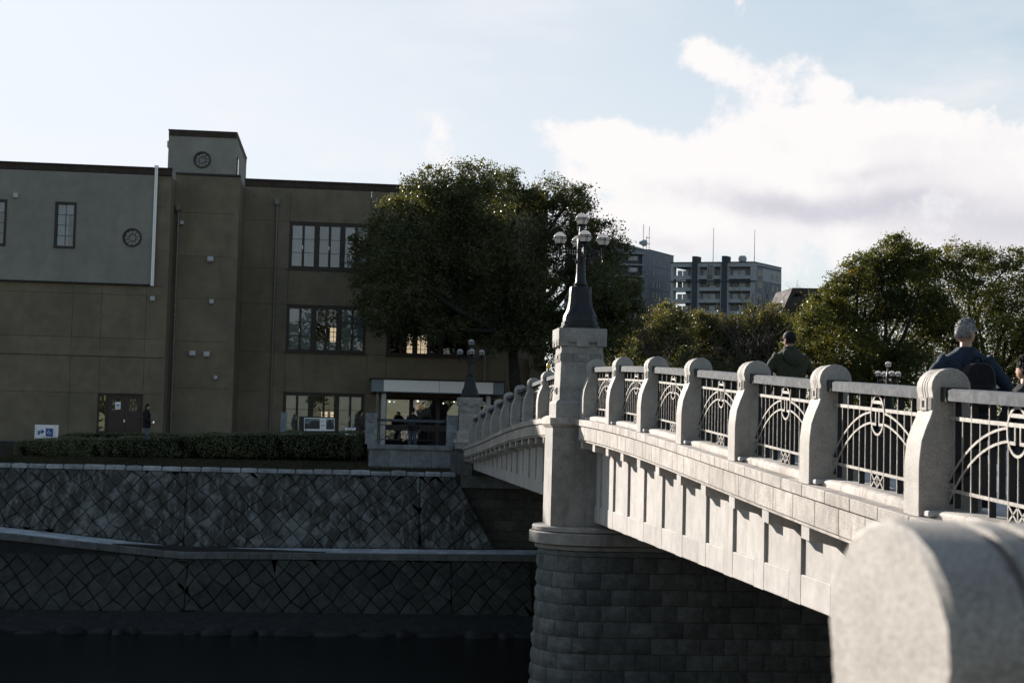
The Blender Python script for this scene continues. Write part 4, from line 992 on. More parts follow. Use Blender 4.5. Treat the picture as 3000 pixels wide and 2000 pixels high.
# --- windows
W3 = (-2.93, .85, 7.13, 9.36); W2 = (-2.95, .78, 3.22, 5.45); W1 = (-2.98, .80, -.85, 1.37); W2B = (1.77, 5.68, 3.19, 5.42); W3B = (1.8, 5.7, 7.13, 9.36)
ENT = (1.75, 6.9, -1.1, 1.30)
DOOR = (-10.73, -8.82, -1.1, 1.0)
SQ1 = (-12.83, -11.93, 7.24, 9.26); SQ0 = (-15.75, -14.86, 7.25, 9.27); SQ2 = (-18.9, -18.0, 7.25, 9.27)
panels(YR, [-5.08,-2.93,.86,1.76,5.72,7.4,9.3], [ZG,1.37,3.22,5.46,7.14,9.37,10.95], [W3,W2,W1,W2B,W3B,ENT], M['wall'])
panels(YB, [-7.93,-5.10], [ZG,1.37,3.45,5.36,7.26,9.2,10.88], [], M['wall'])
panels(YL, [-24,-19,-15.4,-11.95,-10.72,-8.83,-7.93], [ZG,1.02,2.61,3.42,5.32,5.74], [DOOR], M['wall'])
panels(YL, [-8.83,-7.93], [5.74,7.3,9.2,10.6], [], M['wall'])
wbox('wall_band', M['wall'], -24, -8.0, YL-.045, YL-.002, 2.63, 2.86)
# grey upper wing hangs 12 cm in front
m_ = MB()
for a, e, c, g in rects_minus((-24, -8.66, 5.80, 10.58), [SQ1, SQ0, SQ2, (-9.94,-9.10,7.40,8.22)]): m_.box(a, e, YL-.12, YL+.2, c, g)
# ring of infill round the round window
RW = (-9.52, 7.81, .385)
def round_wall(mb, cx, cz, r, x0, x1, z0, z1, y0, y1, n=40):
    o_, i_ = [], []
    for k in range(n):
        a = 2*math.pi*k/n; ca, sa = math.cos(a), math.sin(a)
        t = min((x1-cx)/ca if ca > 1e-6 else ((x0-cx)/ca if ca < -1e-6 else 9), (z1-cz)/sa if sa > 1e-6 else ((z0-cz)/sa if sa < -1e-6 else 9))
        o_.append((cx+ca*t, cz+sa*t)); i_.append((cx+ca*r, cz+sa*r))
    for k in range(n):
        j = (k+1) % n
        mb.hexa([(i_[k][0],y0,i_[k][1]),(o_[k][0],y0,o_[k][1]),(o_[j][0],y0,o_[j][1]),(i_[j][0],y0,i_[j][1]),(i_[k][0],y1,i_[k][1]),(o_[k][0],y1,o_[k][1]),(o_[j][0],y1,o_[j][1]),(i_[j][0],y1,i_[j][1])])
round_wall(m_, RW[0], RW[1], RW[2], -9.94, -9.10, 7.40, 8.22, YL-.12, YL+.2)
m_.build('grey_wall', M['grey'], bld)
wbox('grey_wing_lip', M['coping_metal'], -24, -8.64, YL-.16, YL-.002, 5.745, 5.80)
# parapets: brick band and dark coping
def parapet(x0, x1, y0, z0, z1, ret=None):
    mb = MB(); n = int((x1-x0)/.078); st = (x1-x0)/n
    mb.box(x0, x1, y0+.012, y0+.25, z0, z1)
    for i in range(n): mb.box(x0+i*st+.005, x0+(i+1)*st-.005, y0, y0+.02, z0+.006, z1-.003)
    o = mb.build('brick_band', M['tile'], bld); o['kind'] = 'stuff'
    wbox('parapet_coping', M['coping_metal'], x0-.02, x1+.03, y0-.05, y0+.32, z1+.001, z1+.055)
parapet(-24, -7.93, YL-.13, 10.60, 10.87); parapet(-5.08, 9.3, YR-.02, 10.96, 11.26)
wbox('parapet_coping', M['coping_metal'], -7.93, -5.05, YB-.05, YB+.3, 10.90, 10.99)
# body of the building behind the facades
wbox('roof', M['asphalt'], -24, 9.2, YR+.35, 92, 10.5, 10.7)
wbox('bay_roof', M['asphalt'], -8.1, -5.34, YB+.3, YR+.34, 10.45, 10.68); wbox('wing_roof', M['asphalt'], -23.9, -8.16, YL+.3, YR+.34, 10.45, 10.68)
wbox('side_wall', M['wall'], -8.15, -7.931, YL+.002, YB+.3, ZG, 10.58)
wbox('side_wall', M['wall'], -5.32, -5.081, YB+.002, YR+.3, ZG, 10.88)
wbox('side_wall', M['wall'], 9.05, 9.32, YR+.29, 92, ZG, 11.2)
wbox('rear_wall', M['wall'], -24, 9.3, 92, 92.3, ZG, 11.2)
wbox('rear_wall', M['wall'], -24.3, -24, YL, 92.3, ZG, 11.2)
wbox('end_pilaster', M['wall'], 8.55, 9.35, YR-.30, YR-.003, ZG, 2.85); wbox('end_pilaster_cap', M['wall'], 8.5, 9.4, YR-.36, YR-.003, 2.852, 3.2)
for z in (2.1, 6.2): wbox('floor_slab', M['room'], -24, 9, YR+.3, 91.9, z, z+.4)
wbox('partition', M['room'], -5.0, -4.7, YR+.3, 91, ZG, 10.4); wbox('partition', M['room'], -23.5, 9, 80.6, 80.8, ZG, 10.4)
# tower
TX0, TX1, TY0, TY1 = -8.9, -5.68, 74, 81.2
m_ = MB()
for a, e, c, g in rects_minus((TX0, TX1, 10.4, 13.55), [(-7.70,-6.86,12.02,12.86)]): m_.box(a, e, TY0, TY0+.25, c, g)
round_wall(m_, -7.28, 12.44, .385, -7.70, -6.86, 12.02, 12.86, TY0, TY0+.25); m_.build('tower_wall', M['grey'], bld)
for a in (TX0+.002, TX1-.25): wbox('tower_wall', M['grey'], a, a+.248, TY0+.252, TY1, 10.4, 13.55)
wbox('tower_wall', M['grey'], TX0+.26, TX1-.26, TY1-.25, TY1, 10.4, 13.55)
wbox('tower_roof', M['coping_metal'], TX0-.03, TX1+.03, TY0-.04, TY1+.03, 13.80, 13.86)
mb = MB(); mb.box(TX0-.005, TX1+.005, TY0-.02, TY1, 13.552, 13.80)
for i in range(40): mb.box(TX0+i*.0805+.005, TX0+(i+1)*.0805-.005, TY0-.035, TY0-.018, 13.556, 13.796)
o = mb.build('brick_band', M['tile'], bld)
wbox('tower_vent', M['vent'], TX0-.10, TX0-.001, TY0+.3, TY0+.7, 13.05, 13.35)
wbox('tower_side_window', M['frame'], TX1, TX1+.05, TY0+.55, TY0+1.15, 10.9, 12.75); wbox('tower_window_glass', M['glassd'], TX1+.03, TX1+.056, TY0+.62, TY0+1.08, 11.0, 12.68)
# --- window builders
def pane_window(rect, Y, blinds, frame=M['frame'], nleaf=6, rows=3, name='window'):
    x0, x1, z0, z1 = rect; mb = MB(); d0, d1 = Y+.03, Y+.16
    mb.box(x0,x1,d0,d1,z1-.10,z1); mb.box(x0,x1,d0-.05,d1,z0,z0+.10); mb.box(x0,x0+.09,d0+.001,d1,z0+.10,z1-.10); mb.box(x1-.09,x1,d0+.001,d1,z0+.10,z1-.10)
    win = mb.build(name, frame, bld)
    wbox('sill', frame, x0-.06, x1+.06, Y-.05, Y+.028, z0-.035, z0+.02, win)
    ix0, ix1 = x0+.09, x1-.09; pw = (ix1-ix0)/(nleaf/2); ed = []
    for k in range(nleaf//2):
        a = ix0+k*pw; g = .0 if k == 0 else .07; g2 = .0 if k == nleaf//2-1 else .07
        if k: wbox('mullion', frame, a-.07, a+.07, d0-.02, d1, z0+.10, z1-.10, win)
        l, r = a+g, a+pw-g2; mid = (l+r)/2; ed += [(l, mid-.001), (mid+.001, r)]
    for k, (l, r) in enumerate(ed):
        mb = MB(); s_ = .055; ya, yb = d0+.015, d0+.075; zb, zt = z0+.10, z1-.10
        mb.box(l,l+s_,ya,yb,zb,zt); mb.box(r-s_,r,ya,yb,zb,zt); mb.box(l+s_,r-s_,ya,yb,zb,zb+.06); mb.box(l+s_,r-s_,ya,yb,zt-.06,zt)
        for j in range(1, rows): zz_ = zb+.06+(zt-zb-.12)*j/rows; mb.box(l+s_,r-s_,ya+.01,yb-.01,zz_-.009,zz_+.009)
        sash = mb.build('sash', frame, win)
        wbox('pane', M['glass'], l+s_-.002, r-s_+.002, ya+.025, ya+.031, zb+.058, zt-.058, win)
        if k % 2 == 0: wbox('handle', M['steel'], r-.035, r-.015, ya-.02, ya-.002, (zb+zt)/2-.16, (zb+zt)/2+.02, win)
        bl = blinds[k]
        if bl:
            mat_, frac = bl
            wbox('blind', M[mat_], l+.01, r-.01, ya+.10, ya+.112, zb, zb+(zt-zb)*frac, win)
    return win
pane_window(W3, YR, [('curtain2',1),('curtain2',1),('curtain',1),('curtain',1),('curtain2',1),('curtain',1)])
pane_window(W2, YR, [('curtain',1),('curtain',1),('curtain',.22),('curtain',.22),('curtain',1),('curtain',1)])
pane_window(W1, YR, [('curtain',1),('curtain',1),None,None,('curtain',1),('curtain',1)])
pane_window(W2B, YR, [None]*6); pane_window(W3B, YR, [('curtain',1)]*6)
# the far windows of the rooms, the sun on their blinds painted as a glow, seen through the dark interior
for a, e, c, g in ((-1.0,-.62,3.75,4.95),(-.55,.02,3.75,4.95),(3.05,3.75,3.4,4.75),(3.8,4.2,3.4,4.75),(-1.32,-1.0,-.35,.55),(-.85,-.15,-.35,.55)):
    lw = wbox('room_window', M['litblind'], a, e, 80.5, 80.59, c, g)
    mb = MB(); mb.box(a,e,80.47,80.49,c+(g-c)*.8,c+(g-c)*.8+.03); mb.box((a+e)/2-.015,(a+e)/2+.015,80.47,80.49,c,g); mb.box(a,e,80.47,80.49,c+(g-c)*.4,c+(g-c)*.4+.03); mb.build('glazing_bar', M['frame'], lw)
for a in (-1.5, -.6, .1): wbox('ceiling_light', M['bulb'], a, a+.45, 76, 76.05, 5.9, 5.93)
# round windows: rim, spokes, glass
def round_window(cx, cz, r, Y):
    mb = MB(); n = 36
    for k in range(n):
        a, e = 2*math.pi*k/n, 2*math.pi*(k+1)/n
        P = lambda q, t, y: (cx+q*math.cos(t), y, cz+q*math.sin(t))
        mb.hexa([P(r-.055,a,Y-.03),P(r+.03,a,Y-.03),P(r+.03,e,Y-.03),P(r-.055,e,Y-.03),P(r-.055,a,Y+.15),P(r+.03,a,Y+.15),P(r+.03,e,Y+.15),P(r-.055,e,Y+.15)])
    win = mb.build('round_window', M['frame'], bld)
    mb = MB(); mb.tube([(cx+.15*math.cos(t), Y+.06, cz+.15*math.sin(t)) for t in np.linspace(0, 6.2832, 25)], .013, 5)
    for k in range(10):
        t = 2*math.pi*k/10+.3; mb.tube([(cx+.15*math.cos(t),Y+.06,cz+.15*math.sin(t)),(cx+(r-.03)*math.cos(t),Y+.06,cz+(r-.03)*math.sin(t))], .011, 5)
    mb.build('glazing_bar', M['frame'], win)
    mb = MB(); mb.add([(cx+(r-.04)*math.cos(2*math.pi*k/n),Y+.085,cz+(r-.04)*math.sin(2*math.pi*k/n)) for k in range(n)], [tuple(range(n))]); mb.build('pane', M['mirrorglass'], win)
    mb = MB(); mb.add([(cx+(r-.04)*math.cos(2*math.pi*k/n),Y+.20,cz+(r-.04)*math.sin(2*math.pi*k/n)) for k in range(n)], [tuple(range(n))]); mb.build('backing', M['room'], win)
M['mirrorglass'] = glass_mat('reflective_pane', (.25,.27,.28), .06, .01, .12)
round_window(RW[0], RW[1], RW[2], YL-.12); round_window(-7.28, 12.44, .385, TY0)
for r in (SQ0, SQ1, SQ2):
    x0, x1, z0, z1 = r; mb = MB(); a, e = YL-.15, YL+.06
    mb.box(x0,x1,a,e,z1-.10,z1); mb.box(x0,x1,a-.02,e,z0,z0+.10); mb.box(x0,x0+.10,a+.001,e,z0+.10,z1-.10); mb.box(x1-.10,x1,a+.001,e,z0+.10,z1-.10)
    win = mb.build('window', M['frame'], bld)
    mb = MB(); mb.box((x0+x1)/2-.012,(x0+x1)/2+.012,a+.1,a+.13,z0+.1,z1-.1)
    for k in range(1,4): zz_ = z0+.1+(z1-z0-.2)*k/4; mb.box(x0+.1,x1-.1,a+.101,a+.129,zz_-.010,zz_+.010)
    mb.build('glazing_bar', M['frame'], win); wbox('pane', M['glass'], x0+.1, x1-.1, a+.115, a+.12, z0+.1, z1-.1, win)
    wbox('blind', M['curtain'], x0+.08, x1-.34, a+.20, a+.21, z0+.08, z1-.08, win); wbox('curtain', M['curtain'], x0+.08, x1-.1, a+.212, a+.218, z1-.52, z1-.1, win)
    wbox('backing', M['room'], x0, x1, YL+.25, YL+.3, z0, z1, win)
# double door
x0, x1, z0, z1 = DOOR
mb = MB(); mb.box(x0,x1,YL-.03,YL+.15,z1-.07,z1); mb.box(x0,x0+.07,YL-.029,YL+.15,z0,z1-.07); mb.box(x1-.06,x1,YL-.029,YL+.15,z0,z1-.07); mb.box(-10.40,-10.30,YL-.02,YL+.12,z0,z1-.07); dr = mb.build('double_door', M['frame'], bld)
wbox('side_light', M['glassd'], -10.66, -10.40, YL+.03, YL+.04, z0, z1-.07, dr); wbox('hall', M['room'], -10.8, -8.8, YL+.9, YL+.95, z0, z1+.1, dr)
for a, e in ((-10.295,-9.575),(-9.565,-8.885)):
    mb = MB()
    for q in rects_minus((a, e, z0, z1-.075), [(a+.17, e-.17, .28, .80)]): mb.box(q[0], q[1], YL+.02, YL+.07, q[2], q[3])
    mb.build('leaf', M['door'], dr); wbox('door_pane', M['mirrorglass'], a+.17, e-.17, YL+.035, YL+.045, .28, .80, dr)
wbox('door_handle', M['steel'], -9.60, -9.54, YL-.03, YL+.018, -.22, -.10, dr)
pn = wbox('notice', M['white'], -9.98, -9.76, YL+.0, YL+.004, .34, .66, dr)
mb = MB(); mb.box(-9.95,-9.79,YL-.004,YL-.001,.40,.43); mb.box(-9.93,-9.81,YL-.004,YL-.001,.48,.56); mb.build('notice_print', M['bluegrey'], dr)
wbox('notice', M['white'], -8.80, -8.66, YL-.006, YL-.001, .02, .14)
# downpipes
def downpipe(x, y, z0, z1, mat, r=.055, hop=True, clips=True):
    mb = MB().tube([(x,y,z0),(x,y,z1)], r, 12); o = mb.build('downpipe', mat, bld, 40.)
    if hop: MB().loft([[(x-a,y-a,z),(x+a,y-a,z),(x+a,y+a,z),(x-a,y+a,z)] for a, z in ((.06,z1),(.09,z1+.06),(.11,z1+.10),(.11,z1+.34))]).build('hopper', mat, o)
    if clips:
        z = z1-.25
        while z > z0:
            MB().tube([(x,y,z-.02),(x,y,z+.02)], r+.012, 10).build('clip', mat, o); MB().sphere((x+.01,y-r-.02,z), .022, 8, 6).build('bolt', M['steel'], o); z -= 1.45
downpipe(-7.74, YB-.12, ZG, 9.2, M['pipe']); downpipe(-3.54, YR-.1, ZG, 10.05, M['pipe']); downpipe(6.42, YR-.1, 2.1, 5.5, M['pipe'], hop=False)
wp = MB().cbox(-8.645, -8.515, YL-.24, YL-.125, 5.72, 10.96, .012).build('white_downpipe', M['whitepipe'], bld)
wbox('pipe_cap', M['whitepipe'], -8.66, -8.50, YL-.26, YL-.12, 10.87, 11.0, wp); wbox('seam', M['vent'], -8.588, -8.572, YL-.246, YL-.24, 5.75, 10.86, wp)
# vents and light boxes
def ventbox(x, y, z, s, hood=False):
    if hood:
        mb = MB(); prof_ = [(0,-.12),(.13,-.12),(.17,-.06),(.16,.05),(.11,.11),(0,.13)]
        mb.loft([[(x+sx, y-a, z+b) for a, b in prof_] for sx in (-.13,-.11,.11,.13)]); return mb.build('vent_hood', M['vent'], bld, 30.)
    mb = MB().cbox(x-s/2, x+s/2, y-.14, y-.001, z-s/2, z+s/2, .012); return mb.build('wall_light_box', M['vent'], bld)
for x, z, s in ((-14.5, 9.45, .21), ): ventbox(x, YL-.12, z, s)
ventbox(-8.56, YL, 5.19, .20); ventbox(-7.58, YB, 8.73, .16); ventbox(-6.15, YB, 5.25, .20); ventbox(-5.85, YB, 1.87, .16)
for x, z in ((-6.26,7.14),(-6.90,2.91),(-6.28,2.89)): ventbox(x, YB, z, .2, True)
# canopy and entrance
can = wbox('canopy', M['bluegrey'], 1.08, 7.12, 69.5, YR-.004, 1.45, 2.0)
wbox('canopy_roof', M['coping_metal'], 1.0, 7.18, 69.42, YR-.003, 2.001, 2.07, can); wbox('canopy_panel', M['white'], 1.63, 4.15, 69.47, 69.498, 1.47, 1.99, can); wbox('canopy_panel', M['white'], 4.17, 6.62, 69.47, 69.498, 1.47, 1.99, can)
wbox('canopy_soffit', M['coping_metal'], 1.1, 7.1, 69.52, YR-.01, 1.40, 1.449, can)
wbox('canopy_column', M['vent'], 1.55, 1.76, 69.75, 70.0, ZG, 1.40, can); wbox('canopy_column', M['pipe'], 1.30, 1.42, 69.8, 69.95, ZG, 1.40, can); wbox('canopy_column', M['vent'], 6.35, 6.55, 69.8, 70.0, ZG, 1.40, can)
ent = wbox('entrance', M['frame'], ENT[0], ENT[1], YR+.10, YR+.2, 1.14, 1.30)
for k in range(5): wbox('mullion', M['frame'], 1.75+k*1.26-.09, 1.75+k*1.26+.09, YR+.02, YR+.12, ZG, 1.14, ent)
wbox('rail', M['frame'], ENT[0], ENT[1], YR+.03, YR+.11, -.30, -.05, ent)
for k in range(4):
    wbox('pane', M['glassd'], 1.85+k*1.26, 2.91+k*1.26, YR+.06, YR+.07, -.05, 1.14, ent); wbox('pane', M['glassd'], 1.85+k*1.26, 2.91+k*1.26, YR+.061, YR+.069, ZG, -.30, ent)
def bulb(x, y, z, r, mat='bulb'): MB().sphere((x,y,z), r, 10, 8).build('pendant_light', M[mat], bld, True)
for px, py, Y, r, mm in ((1141,1176,75,.05,'bulb'),(1224,1174,73.5,.055,'bulb'),(1299,1181,75,.04,'bulb'),(1330,1177,75,.04,'bulb'),(1155,1177,76,.03,'bulb'),(1225,1193,74,.13,'amberbulb'),(1239,1192,74,.12,'amberbulb')):
    p = at(px, py, Y); bulb(p.x, p.y, p.z, r, mm)
wbox('counter', M['door'], 2.0, 6.0, 76, 76.5, ZG, -.1); wbox('back_panel', M['curtain'], 1.9, 6.4, 79.9, 80.0, -.2, 1.2)
# --- notices outside
def board(name, x0, x1, y, z0, z1, label, cat, legs=True, mat='white', th=.05):
    t = thing(name, ((x0+x1)/2, y, ZG), label, cat); MB().cbox(x0,x1,y,y+th,z0,z1,.006).build('panel', M[mat], t)
    if legs:
        for x in (x0+.06, x1-.06): MB().box(x-.025,x+.025,y+th+.002,y+th+.04,ZG-.02,z1-.05).build('leg', M['vent'], t)
    return t
sg = board('direction_sign', -12.66, -11.72, 64.2, -1.0, -.385, 'white sign with blue arrow and wheelchair symbol at the left end of the hedge', 'sign')
def at2(px, py): return at(px, py, 64.19)
mb = MB(); y = 64.192
def quadpx(mb, pts, yy=64.192, th=.004):
    q = [at(px, py, yy) for px, py in pts]; mb.loft([[(p.x, yy, p.z) for p in q], [(p.x, yy+th, p.z) for p in q]])
Q = lambda x, y: (80+x/5.6, 1130+y/5.6)
quadpx(mb, [Q(172,728),Q(235,733),Q(228,700),Q(285,748),Q(228,795),Q(233,768),Q(208,766),Q(206,801),Q(172,800)]); mb.build('arrow', M['blue'], sg)
mb = MB(); quadpx(mb, [Q(303,692),Q(425,697),Q(423,830),Q(302,828)]); pict = mb.build('pictogram_field', M['blue'], sg)
mb = MB(); f = lambda x, y: (lambda p: (p.x, 64.188, p.z))(at(*Q(x, y), 64.188))
mb.sphere(f(347,712), .010, 8, 6)
mb.tube([f(347,722), f(347,757), f(374,759), f(386,783), f(398,780)], .007, 6); mb.tube([f(347,738), f(368,740)], .006, 6)
mb.tube([f(338,748), f(326,762), f(332,780), f(350,787), f(366,778), f(370,768)], .007, 6); mb.build('wheelchair_symbol', M['white'], pict)
mb = MB(); quadpx(mb, [Q(192,742),Q(232,744),Q(232,750),Q(192,748)], 64.187); mb.build('arrow_text', M['white'], sg)
mb = MB()
for xx in (150, 452): quadpx(mb, [Q(xx,655),Q(xx+3,655),Q(xx+1,840),Q(xx-2,840)])
mb.build('frame_line', M['bluegrey'], sg)
ib = board('information_board', -2.02, -.42, 66.05, -.45, .23, 'wide dark framed board with two black and white photographs before the ground floor window', 'notice board', True, 'ironblack')
R6 = lambda x, y: (820+x/7.84, 1130+y/7.84)
mb = MB(); quadpx(mb, [R6(557,728),R6(1257,745),R6(1255,1030),R6(555,1030)], 66.04); sheet = mb.build('sheet', M['white'], ib)
M['photo'] = plain('grey_photo_print', (.16,.18,.20), .5, 0, .4, .35, 3); M['photodark'] = plain('dark_photo_print', (.035,.037,.04), .5, 0, .4, .3, 9)
mb = MB(); quadpx(mb, [R6(568,745),R6(918,755),R6(916,990),R6(566,984)], 66.035); quadpx(mb, [R6(1062,760),R6(1246,764),R6(1244,1000),R6(1060,996)], 66.035); mb.build('photograph', M['photo'], sheet)
mb = MB(); quadpx(mb, [R6(566,862),R6(690,875),R6(692,818),R6(752,800),R6(775,782),R6(800,790),R6(890,800),R6(916,800),R6(916,988),R6(566,982)], 66.031); quadpx(mb, [R6(1066,850),R6(1120,785),R6(1148,764),R6(1178,790),R6(1244,920),R6(1244,996),R6(1066,994)], 66.031); mb.build('printed_building', M['photodark'], sheet)
mb = MB()
for k in range(3): quadpx(mb, [R6(938,800+k*9),R6(1035-k*12,803+k*9),R6(1035-k*12,806+k*9),R6(938,803+k*9)], 66.034)
for k in range(4): quadpx(mb, [R6(945,893+k*9),R6(1045-k*9,897+k*9),R6(1045-k*9,900+k*9),R6(945,896+k*9)], 66.034)
quadpx(mb, [R6(572,995),R6(622,996),R6(622,1004),R6(572,1003)], 66.034); mb.build('printed_text', M['ironblack'], sheet)
pq = board('plaque_post', -2.77, -2.52, 65.3, ZG, .37, 'narrow grey upright plaque with a column of dark characters beside the window', 'plaque', False, 'bluegrey', .1)
mb = MB()
for c_, ys_ in ((.62, (.05,.12,.30,.38,.46,.58,.66,.74,.82)), (.30, (.42,.5,.58,.66,.74,.82))):
    for v in ys_:
        x = -2.77+.25*c_; z = .37-.80*v; mb.box(x-.022,x+.022,65.294,65.298,z-.004,z+.004); mb.box(x-.004,x+.004,65.293,65.297,z-.022,z+.022); mb.box(x-.016,x+.016,65.294,65.298,z+.012,z+.017)
mb.build('characters', M['ironblack'], pq)
board('small_notice', -.06, .52, 65.9, -.55, -.20, 'small white slanted notice beside the person at the hedge end', 'notice')
# ================================================================== TREES
def crown(blobs, n, size, mat, parent, asp=.5, name='crown', hollow=.55):
    "blobs: (centre, (rx, ry, rz)); leaves gather on the outer shells of the clumps, in twig-sized tufts"
    A = np.array([b[1][0]*b[1][2]+b[1][1]*b[1][2] for b in blobs]); A = A/A.sum(); out_ = []
    for (c, r), a in zip(blobs, A):
        k = max(60, int(n*a)); tufts = max(6, k//26)
        d = RNG.normal(size=(tufts,3)); d /= np.linalg.norm(d, axis=1, keepdims=True)
        rr = hollow+(1.08-hollow)*RNG.uniform(0,1,(tufts,1))**.55; rr *= 1+.16*np.sin(d[:,:1]*5+c[0])*np.sin(d[:,2:3]*6+c[2])
        tp = d*rr*np.array(r); ts = RNG.uniform(.10,.30,(tufts,1))*min(1.6, max(.7, r[0]/1.0))
        i = RNG.integers(0, tufts, k); p = tp[i]+RNG.normal(size=(k,3))*ts[i]*np.array([1,1,.75])
        out_.append((p+np.array(c), d[i]+np.array([0,0,.25])))
    pts = np.concatenate([o[0] for o in out_]); nr = np.concatenate([o[1] for o in out_])
    o = link(name, leaf_mesh(name, leaves(pts, nr, size, asp, .72), mat), parent); o['kind'] = 'stuff'; return o
def limb(mb, p, q, r0, r1, bend=.15, n=5, seg=7):
    p, q = Vector(p), Vector(q); d = q-p; l = d.length; off = Vector((random.uniform(-1,1), random.uniform(-1,1), random.uniform(-.3,.6)))*l*bend
    pts = [p+d*t+off*math.sin(math.pi*t) for t in [i/n for i in range(n+1)]]
    mb.tube(pts, [r0+(r1-r0)*i/n for i in range(n+1)], seg); return pts
def px_blobs(lst, Y, dep, seed=1, sc=1.0):
    rnd = random.Random(seed); o = []
    for x, y, r in lst:
        yy = Y+rnd.uniform(-dep, dep); c = at(x, y, yy); m_ = r*yy/FPX*sc; o.append((tuple(c), (m_*rnd.uniform(.95,1.1), m_*rnd.uniform(1.0,1.3), m_*rnd.uniform(.85,1.0))))
    for c, r in list(o):                       # smaller clumps break the outline
        for _ in range(2):
            d = Vector((rnd.uniform(-1,1), rnd.uniform(-1,1), rnd.uniform(-.7,1))).normalized(); q = rnd.uniform(.30,.46)
            o.append(((c[0]+d.x*r[0]*.98, c[1]+d.y*r[1]*.9, c[2]+d.z*r[2]*.98), (r[0]*q, r[1]*q, r[2]*q)))
    return o
def tree(name, label, base, blobs, n, size, mat, tr=.3, group=None, hollow=.55, trunk_pts=None, limbs=14):
    t = thing(name, base, label, 'tree', group); mb = MB(); base = Vector(base)
    cen = Vector(np.mean([b[0] for b in blobs], 0)); fork = base+(cen-base)*.45
    tp = trunk_pts or [base, base+(fork-base)*.3+Vector((.05,0,0)), base+(fork-base)*.65-Vector((.05,0,0)), fork]
    mb.tube(tp, [tr*(1.25 if i == 0 else 1-.12*i) for i in range(len(tp))], 10); fork = Vector(tp[-1])
    for b in random.Random(3).sample(blobs, min(limbs, len(blobs))): limb(mb, fork-Vector((0,0,.2)), b[0], tr*.42, .03)
    mb.build('trunk', M['bark'], t, True); crown(blobs, n, size, mat, t, hollow=hollow); return t
T1 = [(1150,640,52),(1108,700,58),(1085,775,62),(1080,840,58),(1115,905,62),(1130,950,42),(1215,590,58),(1265,545,55),(1335,535,55),(1402,528,55),(1462,535,50),(1300,600,80),(1400,610,90),(1495,585,48),
      (1560,592,42),(1622,572,55),(1680,580,48),(1706,632,42),(1765,690,52),(1800,735,45),(1650,655,70),(1180,740,90),(1280,720,110),(1400,730,120),(1520,720,110),(1640,745,90),(1745,770,70),
      (1200,850,85),(1320,845,100),(1450,850,105),(1560,830,70),(1205,925,45),(1290,920,48),(1390,920,60),(1480,935,60),(1765,850,70),(1822,880,48),(1800,940,45),(1725,915,62),(1565,930,60),(1590,990,45),(1755,990,50),(1700,1000,50),(1850,850,26),(1690,830,50),(1600,900,45),(1240,960,34),(1345,960,34),(1180,975,36),(1265,968,36),(1335,965,40),(1420,978,42),(1500,988,46),(1560,1000,42),(1450,1005,30),(1640,960,50),(1680,960,58),(1740,955,58),(1795,900,55),(1845,905,36),(1835,830,36),(1850,955,32),(1800,995,42),(1740,1040,46),(1620,1040,46),(1540,575,34)]
bl = px_blobs(T1, 66.2, 1.7, 5)
p = at(1505, 1180, 66.0)
tree('camphor_tree', 'huge dark spreading camphor tree in front of the brown building', (p.x+.1, 66.0, -1.11), bl, 165000, .135, M['leafdark'], .42, None, .5,
     [(p.x+.1,66,-1.15),(p.x+.15,66,-.3),(p.x+.25,66.05,.9),(p.x+.05,66.1,1.9),(p.x-.05,66.1,2.9),(p.x-.15,66.2,4.1)], 22)
T2a = [(2350,1015,42),(2385,940,52),(2418,885,45),(2462,838,46),(2520,785,42),(2562,770,38),(2625,735,48),(2672,748,45),(2712,775,45),(2450,960,80),(2540,880,88),(2640,850,95),(2505,1030,80),(2620,980,100),(2400,1055,50),(2560,1120,100),(2690,1110,100),(2450,1110,70),(2740,930,60),(2340,1080,40),(2500,810,30),(2600,790,50)]
T2b = [(2762,768,45),(2802,745,48),(2862,760,48),(2912,772,42),(2962,768,42),(3012,790,55),(2760,860,90),(2880,860,95),(2980,880,90),(2760,1000,100),(2870,1000,105),(2985,1020,100),(3080,900,120),(3090,1050,130),(2850,1130,100),(2980,1140,100),(2830,810,50),(3150,800,90)]
bl = px_blobs(T2a, 78.5, 1.8, 8)
tree('evergreen_tree', 'large rounded evergreen with sun-golden leaves at right beside the trapezoid roof', tuple(at(2560, 1330, 78.5).xy)+(-1.1,), bl, 115000, .155, M['leafgold'], .35, 'trees across the bridge at right', .5)
bl = px_blobs(T2b, 80.5, 1.8, 9)
tree('evergreen_tree', 'large dark evergreen at the right edge behind the grey haired man', tuple(at(2880, 1330, 80.5).xy)+(-1.1,), bl, 95000, .155, M['leafgold'], .35, 'trees across the bridge at right', .5)
mids = [([(1958,915,32),(1925,952,42),(1980,960,55),(1885,1000,46),(1955,1020,66),(1850,1040,50),(1900,1060,60)], 98, 'olive green tree below the taller apartment block'),
        ([(2045,948,36),(2100,972,50),(2060,1010,56),(2150,1000,55),(2130,1050,60),(2020,1060,60)], 104, 'olive green tree below the left half of the balconied apartment block'),
        ([(2215,932,36),(2262,918,36),(2180,962,46),(2290,962,46),(2240,1000,66),(2325,1010,46),(2200,1050,60),(2300,1060,60)], 101, 'olive green tree below the right half of the balconied apartment block'),
        ([(2360,1020,60),(2330,1070,60),(2400,1090,60),(2280,1100,60)], 112, 'dark tree filling the gap behind the cap man'),
        ([(1990,1090,60),(1900,1110,60),(2080,1110,60),(2180,1110,60),(1810,1080,60),(1760,1100,60)], 92, 'low dark shrubby tree behind the sunlit balustrade')]
for i, (lst, Y, lab) in enumerate(mids):
    bl = px_blobs(lst, Y, 1.5, 20+i); c = np.mean([b[0] for b in bl], 0)
    tree('broadleaf_tree', lab, (c[0], Y, -1.1), bl, 34000 if i < 3 else 15000, .17, M['leafmid' if i < 3 else 'leafdark'], .22, 'park trees behind the balustrade', .45, limbs=6)
